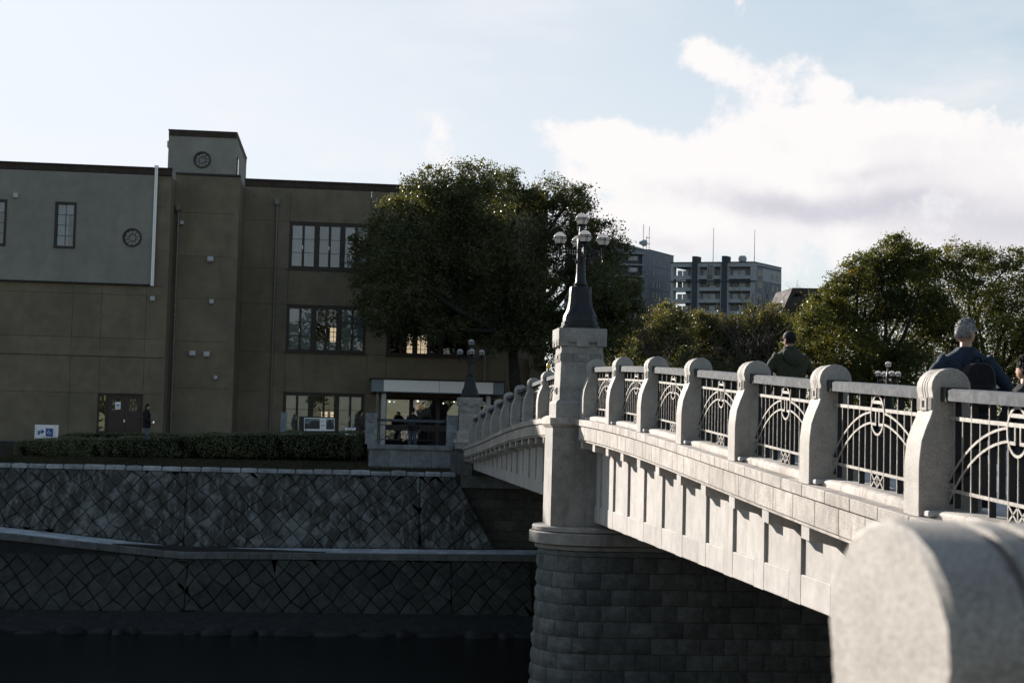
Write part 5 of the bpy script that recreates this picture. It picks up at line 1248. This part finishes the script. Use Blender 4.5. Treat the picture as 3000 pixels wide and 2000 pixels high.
# a far belt of trees closes the horizon
bl = []
for i in range(46):
    x = -150+i*8+random.uniform(-3,3); bl.append(((x, 170+random.uniform(-8,8), random.uniform(1,3.5)), (random.uniform(4,6),)*2+(random.uniform(3,4.5),)))
o = crown(bl, 36000, .55, M['leafdark'], None, name='distant_woods'); tag(o, 'distant dark belt of trees along the horizon', 'woods', kind='stuff')
o = crown(SKY_BLOCKERS, 20000, 1.1, M['leafdark'], None, name='sky_blocking_woods', hollow=.2); tag(o, 'unseen belt of trees behind the camera, added to block sky light', 'woods', kind='stuff')
# bare trees
def bare(name, label, base, h, spread, lean, seed, r0=.13, levels=5):
    rnd = random.Random(seed); t = thing(name, base, label, 'tree', 'leafless trees in the park'); tr = MB(); tw = MB()
    def grow(p, d, l, r, lev):
        q = p+d*l; mid_ = p+d*l*.5+Vector((rnd.uniform(-1,1), rnd.uniform(-1,1), 0))*l*.06
        (tr if lev < 2 else tw).tube([p, mid_, q], [r, r*.85, r*.68], 6 if lev < 2 else 4, caps=False)
        if lev >= levels: return
        for _ in range(3 if lev < 3 else rnd.choice((2,3,3))):
            ax = Vector((rnd.uniform(-1,1), rnd.uniform(-1,1), rnd.uniform(-.2,.5))).normalized()
            nd = (d*rnd.uniform(.7,1.1)+ax*spread*rnd.uniform(.55,1.1)); nd.z = nd.z*.9+.10; nd.normalize()
            grow(q if rnd.random() < .7 else mid_, nd, l*rnd.uniform(.58,.82), r*rnd.uniform(.48,.64), lev+1)
    grow(Vector(base), Vector(lean).normalized(), h*.30, r0, 0)
    tr.build('trunk', M['bark'], t, True); tw.build('twigs', M['twig'], t)
bare('bare_tree', 'wide leafless tree standing before the balconied apartment block', tuple(at(2165,1330,93).xy)+(-1.1,), 10.2, .85, (-.05,0,1), 4, .25, 6)
bare('bare_tree', 'leafless tree right of the balconied apartment block', tuple(at(2270,1330,97).xy)+(-1.1,), 11.5, .62, (.05,0,1), 11, .19, 6)
bare('bare_tree', 'thin leafless tree between the big camphor tree and the taller apartment block', tuple(at(1915,1330,88).xy)+(-1.1,), 9.2, .6, (.10,0,1), 23, .11, 6)
# ================================================================== FAR BUILDINGS
def far_mats():
    M['aptgrey'] = plain('blue_grey_render', (.17,.19,.215), .9, 0, .2, .06, .2); M['aptpale'] = plain('pale_grey_render', (.30,.33,.36), .9, 0, .2, .05, .2)
    M['aptdark'] = plain('dark_grey_render', (.055,.065,.078), .9, 0, .2, .08, .2); M['aptglass'] = plain('pale_reflecting_glass', (.20,.23,.26), .15, 0, .6, .3, .4)
    M['aptshadow'] = plain('dark_glass', (.03,.035,.042), .2, 0, .5, .2, .4); M['rusty'] = plain('dark_brown_roof', (.05,.043,.040), .85, 0, .2, .15, .6)
far_mats()
class Fr:                                     # a skewed frame: corner + u*F + v*G
    def __init__(s, c, F, G): s.c, s.F, s.G = Vector((*c, 0)), Vector((*F, 0)), Vector((*G, 0))
    def p(s, u, v, z): q = s.c+s.F*u+s.G*v; return (q.x, q.y, z)
    def box(s, mb, u0, u1, v0, v1, z0, z1): mb.hexa([s.p(u0,v0,z0),s.p(u1,v0,z0),s.p(u1,v1,z0),s.p(u0,v1,z0),s.p(u0,v0,z1),s.p(u1,v0,z1),s.p(u1,v1,z1),s.p(u0,v1,z1)]); return mb
fr = Fr((97.2,360), (-18.9,8.2), (9.9,11.0))
A2 = thing('apartment_block', (90,366,-1), 'pale grey apartment block with recessed balconies and two dark chimneys of wall', 'building')
B = lambda name, mat, *a: fr.box(MB(), *a).build(name, M[mat], A2)
ZT2 = 41.2; ST = 2.9
B('core', 'aptgrey', .0, .85, .10, 1., -1, ZT2-.5); B('core', 'aptgrey', .02, 1.0, .62, 1., -1, ZT2-.5)
B('roof', 'aptdark', -.005, 1.005, -.01, 1.005, ZT2-.02, ZT2+.22); B('roof_band', 'aptpale', 0, 1, 0, 1, ZT2-1.0, ZT2-.03)
for u in (.32, .675): B('chimney_wall', 'aptdark', u, u+.055, -.035, .12, -1, ZT2+1.6)
for u0, u1 in ((0,.045),(.305,.319),(.376,.40),(.66,.674),(.731,.75),(.965,1.0)): B('pier', 'aptpale', u0, u1, 0, .1, 24, ZT2-1.0)
B('pier', 'aptpale', .485, .56, 0, .1, ZT2-5.2, ZT2-1.0)
for k in range(3): B('groove', 'aptshadow', .497+k*.022, .505+k*.022, -.006, -.001, ZT2-5.1, ZT2-.5)
for f in range(9):
    zt = ZT2-1.0-f*ST; zs = zt-ST+.0
    for u0, u1 in ((.046,.304),(.401,.659),(.751,.964)):
        B('parapet', 'aptpale', u0, u1, .0, .012, zs-.10, zs+.78); B('floor_slab', 'aptdark', u0, u1, .013, .11, zs-.30, zs-.12)
        w_ = u1-u0
        for a, e, mm in ((.08,.30,'aptshadow'),(.34,.62,'aptglass'),(.66,.92,'aptshadow' if f % 2 else 'aptglass')): B('window', mm, u0+w_*a, u0+w_*e, .094, .0995, zs+.05, zs+2.15)
    if f == 0: B('side_wall', 'aptpale', -.002, .001, .30, 1.0, zs-.5, zt+.0); B('side_wall', 'aptpale', -.002, .001, .0, .05, zs-.5, zt)
    else: B('side_wall', 'aptgrey', -.002, .001, .05, 1.0, zs-.2, zs+.0+ST-.2)
    for v0, v1, h0, h1 in ((.62,.70,.5,1.9),(.80,.87,.5,1.9)): B('window', 'aptshadow', -.006, -.003, v0, v1, zs+h0, zs+h1)
    B('window', 'aptshadow', -.006, -.003, .08, .28, zs+.75, zs+2.3)
B('string', 'aptdark', -.01, 1.0, -.012, .02, ZT2-4.75, ZT2-4.4)
for u, v, h in ((.10,.3,8.5),(.56,.2,9.)): MB().tube([fr.p(u,v,ZT2), fr.p(u,v,ZT2+h)], [.09,.05], 6).build('antenna', M['aptdark'], A2)
for u in (.16,.19): MB().sphere(fr.p(u,.1,ZT2+1.0), (.75,.3,.9), 10, 8).build('dish', M['aptpale'], A2, True)
fr = Fr((75.4,380), (-22,-1.5), (8.6,11.5))
A1 = thing('apartment_block', (72,386,-1), 'taller blue grey apartment block half hidden by the camphor tree', 'building')
B = lambda name, mat, *a: fr.box(MB(), *a).build(name, M[mat], A1)
ZT1 = 45.6
B('core', 'aptgrey', 0, 1, .001, 1, -1, ZT1); B('roof', 'aptdark', -.004, 1, -.002, 1.004, ZT1+.001, ZT1+.2)
mb = MB(); mb.hexa([fr.p(.10,.05,ZT1+.2),fr.p(1,.05,ZT1+.2),fr.p(1,.8,ZT1+.2),fr.p(.10,.8,ZT1+.2),fr.p(.12,.05,ZT1+.4),fr.p(1,.05,ZT1+5),fr.p(1,.8,ZT1+5),fr.p(.12,.8,ZT1+.4)]); mb.build('penthouse', M['aptgrey'], A1)
B('corner_pier', 'aptgrey', -.002, .075, -.06, .0005, -1, ZT1-.8)
for f in range(12):
    zs = ZT1-1.0-(f+1)*ST
    B('balcony_slab', 'aptpale', .04, .8, -.10, -.001, zs+ST-.25, zs+ST); B('balcony_slab', 'aptpale', .04, .8, -.115, -.101, zs+ST-.02, zs+ST+.12)
    B('balcony_shade', 'aptdark', .085, .8, -.012, .0005, zs, zs+ST-.26); B('balustrade', 'aptdark', .085, .8, -.09, -.085, zs+.02, zs+1.0)  # flat dark sheet under each slab: the recess's shade painted into its colour
    B('window', 'aptglass', .14, .25, -.02, -.013, zs+.9, zs+2.2)
    for v0, v1 in ((.12,.155),(.27,.30),(.375,.405),(.745,.78),(.855,.89)): B('window', 'aptshadow', -.006, -.003, v0, v1, zs+.55, zs+1.85)
    if f % 2 == 0: B('joint', 'aptdark', -.003, -.001, 0, 1, zs-.1, zs-.04)
for u, v, r in ((.16,.3,.9),(.20,.3,.5)): MB().sphere(fr.p(u,v,ZT1+2.2), (r,r*.4,r), 10, 8).build('dish', M['aptpale'], A1, True)
mb = MB()
for u, h in ((.10,6.5),(.13,4.),(.17,7.)): mb.tube([fr.p(u,.3,ZT1), fr.p(u,.3,ZT1+h)], .07, 5)
mb.tube([fr.p(.09,.3,ZT1+3.6), fr.p(.14,.3,ZT1+3.6)], .07, 5); mb.tube([fr.p(.09,.3,ZT1+2.), fr.p(.14,.3,ZT1+2.)], .07, 5); mb.build('antenna', M['aptdark'], A1)
TR = thing('slanted_roof_building', (62,200,-1), 'dark brown building with slanted side between the apartments and the right tree', 'building')
q = lambda x, y, Y=200: at(x, y, Y)
for nm, pts in (('slanted_wall', [(2323,843),(2340,843),(2335,858),(2322,868),(2345,868),(2300,925),(2288,925)]),):
    pass
def slab(nm, pts, Y, th, mat='rusty'):
    w_ = [q(x, y, Y) for x, y in pts]; MB().loft([[(p.x, Y, p.z) for p in w_], [(p.x, Y+th, p.z) for p in w_]]).build(nm, M[mat], TR)
slab('roof_edge', [(2322,843),(2480,846),(2480,859),(2334,859)], 200, 8); slab('slanted_wall', [(2321.8,843.5),(2333.5,859.3),(2322,868),(2305,935),(2282,935)], 200.01, 8); slab('wall', [(2346,869),(2480,869),(2480,1000),(2283,1000),(2306,930),(2323,869)], 200.02, 8)
slab('pillar', [(2347,859.5),(2480,859.5),(2480,868.5),(2349,868.5)], 200.03, 8)
p = at(2500, 745, 200); MB().tube([(p.x,204,p.z-3),(p.x,204,p.z)], .05, 5).build('antenna', M['aptdark'], TR)
# ================================================================== PEOPLE
def skin(name, verts, edges, radii, mat, parent, sub=1):
    me = bpy.data.meshes.new(name); me.from_pydata([tuple(v) for v in verts], edges, []); o = bpy.data.objects.new(name+'_tmp', me); C.objects.link(o)
    md = o.modifiers.new('skin', 'SKIN'); md.use_smooth_shade = True; me.skin_vertices if False else None
    sv = me.skin_vertices[0].data
    for i, r in enumerate(radii): sv[i].radius = r if isinstance(r, tuple) else (r, r)
    sv[0].use_root = True
    sb = o.modifiers.new('sub', 'SUBSURF'); sb.levels = sub; sb.render_levels = sub
    dg = bpy.context.evaluated_depsgraph_get(); dg.update(); m2 = bpy.data.meshes.new_from_object(o.evaluated_get(dg)); m2.name = name
    bpy.data.objects.remove(o); m2.materials.clear(); m2.materials.append(mat); m2.polygons.foreach_set('use_smooth', [True]*len(m2.polygons))
    r_ = bpy.data.objects.new(name, m2); C.objects.link(r_); r_.parent = parent; return r_
def person(label, feet, rot, H, look=0., arms=None, legs=None, jacket='black', trousers='darkgrey', shoes='black', hair='hairblack', hood=False, cap=False, long_hair=False, puffy=1.0, glasses=False, width=1.0, coat=.47):
    t = thing('person', feet, label, 'person', None); t.rotation_euler[2] = rot; k = H/1.75
    def loc(o): return o
    V = lambda x, y, z: Vector((x*k*width if abs(z) < 1.6 else x*k, y*k, z*k))
    la, ra = arms or (((-.27,-.02,1.12),(-.25,.10,.88)), ((.27,-.02,1.12),(.25,.10,.88)))
    lg = legs or (((-.10,.02,.50),(-.10,-.02,.09)), ((.10,.04,.50),(.11,.10,.09)))
    vs = [V(0,0,.97)]; ed = []; rd = [.12*k]
    def add(p, r, par): vs.append(p); rd.append(r*k); ed.append((par, len(vs)-1)); return len(vs)-1
    w1 = add(V(0,0,1.12), .115, 0); ch = add(V(0,-.01,1.30), .13, w1); nk = add(V(0,0,1.47), .062, ch); hd0 = add(V(0,.01,1.53), .058, nk)
    for sg, (el, wr) in ((-1, la), (1, ra)):
        sh = add(V(sg*.15,-.01,1.37), .048, ch); e = add(V(*el), .042, sh); w_ = add(V(*wr), .029, e)
        d = (vs[w_]-vs[e]).normalized(); sd_ = d.cross(Vector((0,0,1))); sd_ = sd_.normalized() if sd_.length > .1 else Vector((1,0,0)); pm = add(vs[w_]+d*.05*k, .028, w_); pe = add(vs[pm]+d*.04*k, .024, pm)
        for i, ln in enumerate((.055,.07,.075,.065)):
            f1 = add(vs[pe]+sd_*(i-1.5)*.019*k+d*.012*k, .0085, pe); add(vs[f1]+d*ln*k*.6+Vector((0,0,-.012)), .008, f1)
        th = add(vs[pm]+sd_*.034*k*sg, .010, pm); add(vs[th]+(d*.035+sd_*.012*sg)*k, .0085, th)
    for sg, (kn, an) in ((-1, lg[0]), (1, lg[1])):
        hp = add(V(sg*.095,0,.90), .085, 0); q = add(V(*kn), .058, hp); a = add(V(*an), .040, q); f1 = add(V(an[0],an[1]+.10,.045), .036, a); add(V(an[0],an[1]+.19,.035), .028, f1)
    skin('body', vs, ed, rd, M['skin'], t)
    def obj(nm, mb, mat, smooth=True, par=None):
        o = mb.build(nm, mat, None, smooth); o.parent = t; return o
    # head: skull, jaw, nose, ears
    hc = Vector((0,.012*k,1.635*k)); ca, sa = math.cos(look), math.sin(look)
    Rt = lambda p: Vector((hc.x+p[0]*ca+p[1]*sa, hc.y-p[0]*sa+p[1]*ca, hc.z+p[2]))
    def skull(x, y, z):
        dz = z/(.118*k); fx = 1.0-.16*max(0, -dz)**1.3; fy = 1.0
        if y > 0: fy = .98-.06*max(0,-dz)
        else: fy = 1.0-.30*max(0, -dz-.15)
        return Rt((x*fx, y*fy+(.012*k if y > 0 and dz < -.3 else 0), z))
    mb = MB().sphere((0,0,0), (.077*k,.098*k,.118*k), 20, 16, 0, skull)
    mb.loft([[Rt((a*.012*k,.088*k,.022*k)),Rt((a*.0*k,.094*k,.028*k)),Rt((-a*.012*k,.088*k,.022*k))] if False else [Rt((-.013*k*s_,.090*k,z*k)),Rt((0,(.095+o_)*k,z*k)),Rt((.013*k*s_,.090*k,z*k))] for s_, o_, z in ((.5,.002,.03),(.8,.012,.0),(1.2,.024,-.022),(.9,.008,-.034))])
    for sg in (-1, 1): mb.sphere((0,0,0), (.010*k,.020*k,.032*k), 8, 8, 0, lambda x, y, z, sg=sg: Rt((sg*.080*k+x, -.008*k+y, z-.008*k)))
    mb.lathe([(.056*k,0),(.052*k,.06*k),(.05*k,.13*k)], (0,.004*k,1.44*k), 14)
    obj('head', mb, M['skin'])
    mb = MB(); mb.tube([Rt((-.022*k,.096*k,-.052*k)), Rt((0,.100*k,-.053*k)), Rt((.022*k,.096*k,-.052*k))], .004*k, 5); obj('mouth', mb, plain('lip', (.30,.13,.10), .6))
    mb = MB()
    for sg in (-1, 1): mb.sphere(Rt((sg*.030*k,.088*k,.012*k)), .010*k, 8, 6)
    obj('eyes', mb, M['hairblack'])
    rnd = random.Random(int(feet[0]*100))
    def hairf(x, y, z):
        q = Rt((x, y, z)); n = .006*k*(math.sin(x*160/k+z*90/k)+math.sin(y*130/k+1+z*70/k)+rnd.uniform(-.8,.8)); d = (q-hc).normalized(); return q+d*n
    if not cap:
        mb = MB(); rings = []
        for j in range(1, 12):
            ring = []
            for i in range(28):
                a = 2*math.pi*i/28; fr_ = math.sin(a)                      # +1 at the face
                low = -.30 if fr_ < -.2 else (.10 if abs(math.cos(a)) > .75 else .42) if fr_ < .45 else .52
                if fr_ < -.2: low = -.52 if long_hair else -.42
                tt = math.acos(max(-1, min(1, low))); th = .06+(tt-.06)*j/11; g = 1.085 if j < 11 else 1.0
                ring.append(hairf(.079*k*g*math.sin(th)*math.cos(a), .100*k*g*math.sin(th)*math.sin(a), .124*k*g*math.cos(th)))
            rings.append(ring)
        mb.loft(rings, caps=True)
        for _ in range(420):                                          # locks that break the outline
            a = rnd.uniform(0, 2*math.pi); j = rnd.uniform(.5, 10.6); j0 = int(j); i0 = int(a/(2*math.pi)*28) % 28
            p0 = rings[min(j0, 10)][i0]; d = (p0-hc).normalized(); tn = (rings[min(j0+1, 10)][i0]-rings[max(j0-1, 0)][i0]); tn = tn.normalized() if tn.length > 1e-5 else Vector((0,0,-1))
            tn = (tn+Vector((rnd.uniform(-.7,.7), rnd.uniform(-.7,.7), rnd.uniform(-.3,.3)))).normalized(); sd_ = tn.cross(d).normalized(); ln = rnd.uniform(.016,.034)*k; w_ = rnd.uniform(.003,.007)*k
            mb.add([p0-sd_*w_-d*.002, p0+sd_*w_-d*.002, p0+d*w_*1.2, p0+tn*ln+d*rnd.uniform(.002,.009)*k], [(0,1,2),(0,2,3),(2,1,3),(1,0,3)])
        obj('hair', mb, M[hair])
        if long_hair:
            mb = MB(); rr = []
            for z, w_, y in ((.02,.075,-.05),(-.08,.082,-.06),(-.17,.085,-.07),(-.26,.07,-.075),(-.32,.045,-.07)):
                rr.append([Rt((w_*k*math.cos(a), (y+.045*math.sin(a))*k, z*k)) for a in np.linspace(0, 6.283, 15)[:-1]])
            mb.loft(rr); obj('long_hair', mb, M[hair])
    else:
        mb = MB(); rr = []
        for z, g in ((-.01,1.07),(.03,1.10),(.07,1.04),(.10,.86),(.122,.55),(.132,.12)): rr.append([Rt((.080*k*g*math.cos(a), .101*k*g*math.sin(a), z*k)) for a in np.linspace(0, 6.283, 25)[:-1]])
        mb.loft(rr)
        br = []
        for y, w_, z in ((.085,.066,.005),(.125,.064,-.004),(.160,.045,-.016)): br.append([Rt((-w_*k,y*k,z*k)),Rt((0,(y+.012)*k,(z+.012)*k)),Rt((w_*k,y*k,z*k)),Rt((0,(y+.012)*k,(z+.003)*k))])
        mb.loft(br); obj('cap', mb, M['black'])
        mb = MB(); rr = []
        for z, g in ((-.055,.93),(-.03,1.02),(-.008,1.03)): rr.append([Rt((.079*k*g*math.cos(a), .099*k*g*math.sin(a), z*k)) for a in np.linspace(math.pi*1.02, math.pi*1.98, 14)]+[Rt((.06*k*math.cos(a), .07*k*math.sin(a), z*k)) for a in np.linspace(math.pi*1.98, math.pi*1.02, 14)])
        mb.loft(rr); obj('hair', mb, M[hair])
    if glasses:
        mb = MB()
        for sg in (-1, 1):
            mb.tube([Rt((sg*.081*k,-.005*k,.018*k)), Rt((sg*.078*k,.05*k,.016*k)), Rt((sg*.070*k,.095*k,.014*k))], .0025*k, 5)
            mb.tube([Rt((sg*(.036+.028*math.cos(a))*k, .108*k, (.008+.022*math.sin(a))*k)) for a in np.linspace(0, 6.283, 13)], .0025*k, 5)
        mb.tube([Rt((-.01*k,.110*k,.01*k)), Rt((.01*k,.110*k,.01*k))], .003*k, 5); obj('glasses', mb, M['steel'])
    # jacket: torso shell and sleeves
    fold = lambda a, z: .010*k*(math.sin(3*a+z*9)+math.sin(5*a-z*17+1)+.7*math.sin(11*z/k+2*a))
    mb = MB(); rr = []; zs = np.linspace(coat, 1.0, 16)
    lv = [(coat,.195,.135),(.75,.190,.135),(.95,.185,.13),(1.08,.18,.125),(1.22,.195,.13),(1.33,.205,.125),(1.40,.185,.110),(1.435,.140,.095),(1.465,.095,.082),(1.50,.072,.075)]
    zz_ = [l[0] for l in lv]
    for z in list(np.linspace(coat, 1.33, 14))+[1.37,1.40,1.42,1.44,1.46,1.48,1.50]:
        rx, ry = np.interp(z, zz_, [l[1] for l in lv]), np.interp(z, zz_, [l[2] for l in lv]); ring = []
        for a in np.linspace(0, 2*math.pi, 33)[:-1]:
            g = (fold(a, z)*(1 if z < 1.36 else .35)); q = 2.5; c_, s_ = math.cos(a), math.sin(a); rr_ = 1/((abs(c_)**q+abs(s_)**q)**(1/q))
            ring.append((k*(rx*width*puffy*c_*rr_)+g*c_, k*ry*puffy*s_*rr_+g*s_-.005, k*z))
        rr.append(ring)
    mb.loft(rr)
    for sg, (el, wr) in ((-1, la), (1, ra)):
        s0 = V(sg*.15,-.01,1.385); e, w_ = V(*el), V(*wr); pts = []; rads = []
        for i in range(9): u = i/8; pts.append(s0.lerp(e, u)); rads.append((.078-.020*u+.006*math.sin(i*2.3))*k*puffy)
        for i in range(1, 9): u = i/8; pts.append(e.lerp(w_, u)); rads.append((.058-.014*u+.006*math.sin(i*2.9))*k*puffy)
        mb.tube(pts, rads, 14)
    if hood:
        rr = []
        for z, w_, y0, y1 in ((1.24,.04,-.17,-.13),(1.29,.12,-.185,-.12),(1.36,.165,-.185,-.09),(1.42,.165,-.165,-.05),(1.47,.13,-.13,.0),(1.50,.10,-.10,.03)):
            rr.append([(w_*k*math.cos(a), ((y0+y1)/2+(y1-y0)/2*math.sin(a))*k, z*k) for a in np.linspace(0, 6.283, 21)[:-1]])
        mb.loft(rr); mb.lathe([(.098*k,0),(.100*k,.05*k),(.088*k,.085*k),(.07*k,.08*k)], (0,0,1.455*k), 20)
    obj('jacket', mb, M[jacket])
    mb = MB()
    for sg, (kn, an) in ((-1, lg[0]), (1, lg[1])):
        h_ = V(sg*.09,0,.92); kk, a = V(*kn), V(*an); pts, rads = [], []
        for i in range(8): u = i/7; pts.append(h_.lerp(kk, u)); rads.append((.108-.028*u+.005*math.sin(i*2.1))*k)
        for i in range(1, 8): u = i/7; pts.append(kk.lerp(a+Vector((0,0,-.03)), u)); rads.append((.080-.016*u+.006*math.sin(i*3))*k)
        mb.tube(pts, rads, 14)
    mb.sphere((0,0,.93*k), (.165*k*width,.125*k,.13*k), 16, 10); obj('trousers', mb, M[trousers])
    for sg, (kn, an) in ((-1, lg[0]), (1, lg[1])):
        mb = MB(); rr = []
        for y, w_, h in ((-.07,.03,.06),(-.03,.042,.085),(.05,.045,.085),(.12,.048,.06),(.18,.042,.045),(.215,.02,.03)): rr.append([V(an[0]+w_*c_, an[1]+y, max(0, an[2]-.09)+max(0, h*(.5+.5*s_))) for c_, s_ in [(math.cos(b), math.sin(b)) for b in np.linspace(0, 6.283, 13)[:-1]]])
        mb.loft(rr); obj('shoe', mb, M[shoes])
    return t
def backpack(label, loc, rot, s=1.0, mat='black'):
    t = thing('backpack', loc, label, 'backpack'); t.rotation_euler[2] = rot
    mb = MB(); rr = []
    for y, g, bt in ((0,.86,.0),(-.03,1,0),(-.10,1.,0),(-.15,.93,.01),(-.175,.78,.03)):
        ring = []
        for a in np.linspace(0, 6.283, 29)[:-1]:
            c_, s_ = math.cos(a), math.sin(a); q = 3.2; r_ = 1/((abs(c_)**q+abs(s_)**q)**(1/q)); ring.append((.155*s*g*c_*r_, y*s, (.235*g*s_*r_+bt)*s))
        rr.append(ring)
    mb.loft(rr); o = mb.build('bag', M[mat], None, 40.); o.parent = t
    mb = MB().cbox(-.11*s,.11*s,-.215*s,-.165*s,-.19*s,.03*s,.02*s); o = mb.build('pocket', M[mat], None); o.parent = t
    mb = MB().tube([(-.04*s,-.05*s,.23*s),(-.03*s,-.055*s,.28*s),(.03*s,-.055*s,.28*s),(.04*s,-.05*s,.23*s)], .012*s, 6); o = mb.build('handle', M[mat], None, True); o.parent = t
    for sg in (-1, 1):
        mb = MB(); pts = [(sg*.09,-.01,.20),(sg*.115,.04,.262),(sg*.125,.12,.275),(sg*.125,.20,.235),(sg*.125,.275,.13),(sg*.14,.27,-.02),(sg*.16,.14,-.13),(sg*.13,.0,-.18)]
        mb.loft([[(x*s-.026*s, y*s, z*s),(x*s+.026*s, y*s, z*s),(x*s+.026*s, y*s+.008, z*s+.012),(x*s-.026*s, y*s+.008, z*s+.012)] for x, y, z in pts]); o = mb.build('strap', M[mat], None, True); o.parent = t
    return t
def deckz(y): return zc(y)-.118
Rz = lambda r, v: Matrix.Rotation(r, 3, 'Z') @ Vector(v)
g = at(2830, 1000, 14.0); f0 = Vector((g.x, 14.0, deckz(14.0)))
person('grey haired man in navy shirt and glasses with a black backpack, head turned right', tuple(f0), rad(-6), 1.80, look=rad(52), jacket='navy', trousers='black', hair='hairgrey', glasses=True, width=1.14,
       arms=(((-.34,.0,1.13),(-.22,.22,1.02)), ((.36,.02,1.13),(.20,.24,1.06))), legs=(((-.10,.10,.50),(-.10,.06,.09)), ((.10,-.02,.50),(.11,-.20,.12))), coat=.86)
backpack('black backpack worn by the grey haired man', tuple(f0+Rz(rad(-6), (.05,-.14,1.15))), rad(-6), 1.02)
g = at(2314, 1010, 22.0); f1 = Vector((g.x, 22.0, deckz(22.0)))
person('man in black cap and olive hooded jacket walking away along the bridge', tuple(f1), rad(10), 1.76, look=rad(-14), jacket='olive', trousers='black', cap=True, hood=True, width=1.18, puffy=1.15, glasses=False,
       arms=(((-.33,.0,1.12),(-.27,.20,1.0)), ((.33,.0,1.12),(.27,.20,1.0))), coat=.72)
g = at(3008, 1100, 11.6); f2 = Vector((g.x, 11.6, deckz(11.6)))
person('child with short black hair in a dark jumper at the right edge', tuple(f2), rad(12), 1.44, look=rad(-18), jacket='darkgrey', trousers='black', arms=(((-.26,.0,1.10),(-.24,.12,.86)), ((.26,.0,1.10),(.24,.12,.86))), coat=.82)
g = at(430, 1230, 64.7)
person('walker in black padded jacket and blue jeans before the brown double door', (g.x, 64.7, -1.11), rad(-90), 1.66, look=rad(0), jacket='black', trousers='jeans', long_hair=True, hood=True, puffy=1.25, arms=(((-.25,-.06,1.12),(-.20,.16,1.0)), ((.26,-.02,1.10),(.22,.20,.98))), coat=.74)
g = at(430+20, 1262, 64.6)
t = thing('phone', (g.x, 64.5, g.z), 'small bright phone held by the walker in black', 'phone'); o = MB().cbox(g.x-.03, g.x+.03, 64.49, 64.505, -.21, -.13, .004).build('case', M['black'], t); MB().box(g.x-.024, g.x+.024, 64.482, 64.488, -.204, -.136).build('screen', plain('lit_screen', (.6,.65,.7), .3, emit=((.8,.9,1.), .35)), t)
g = at(1056, 1230, 65.0)
person('long haired person in a dark brown coat at the right end of the hedge', (g.x, 65.0, -1.11), rad(-70), 1.64, jacket='brownc', trousers='black', long_hair=True, puffy=1.2, coat=.45)
g = at(1209, 1230, 63.4)
person('person in dark clothes and jeans behind the far bank railing', (g.x, 63.4, -1.05), rad(-20), 1.72, jacket='black', trousers='jeans', puffy=1.1, coat=.8)
backpack('dark backpack on the person behind the far bank railing', (g.x+Rz(rad(-20), (0,-.14,0)).x, 63.4+Rz(rad(-20), (0,-.14,0)).y, .10), rad(-20), 1.0)
# amber beacon standing on the head of the first post behind the pylon
yb = far[1]-.17; zb_ = zc(yb)+1.216
t = thing('amber_beacon', (D0+.27, yb, zb_), 'small amber beacon on the post just left of the tall pylon', 'beacon')
MB().lathe([(.030,0),(.030,.03),(.02,.035),(.02,.06)], (D0+.27, yb, zb_), 10).build('stem', M['ironblack'], t)
MB().lathe([(.03,.061),(.052,.075),(.055,.12),(.05,.16),(.035,.18),(.03,.20),(.005,.205)], (D0+.27, yb, zb_), 12).build('lens', M['yellow'], t, True)
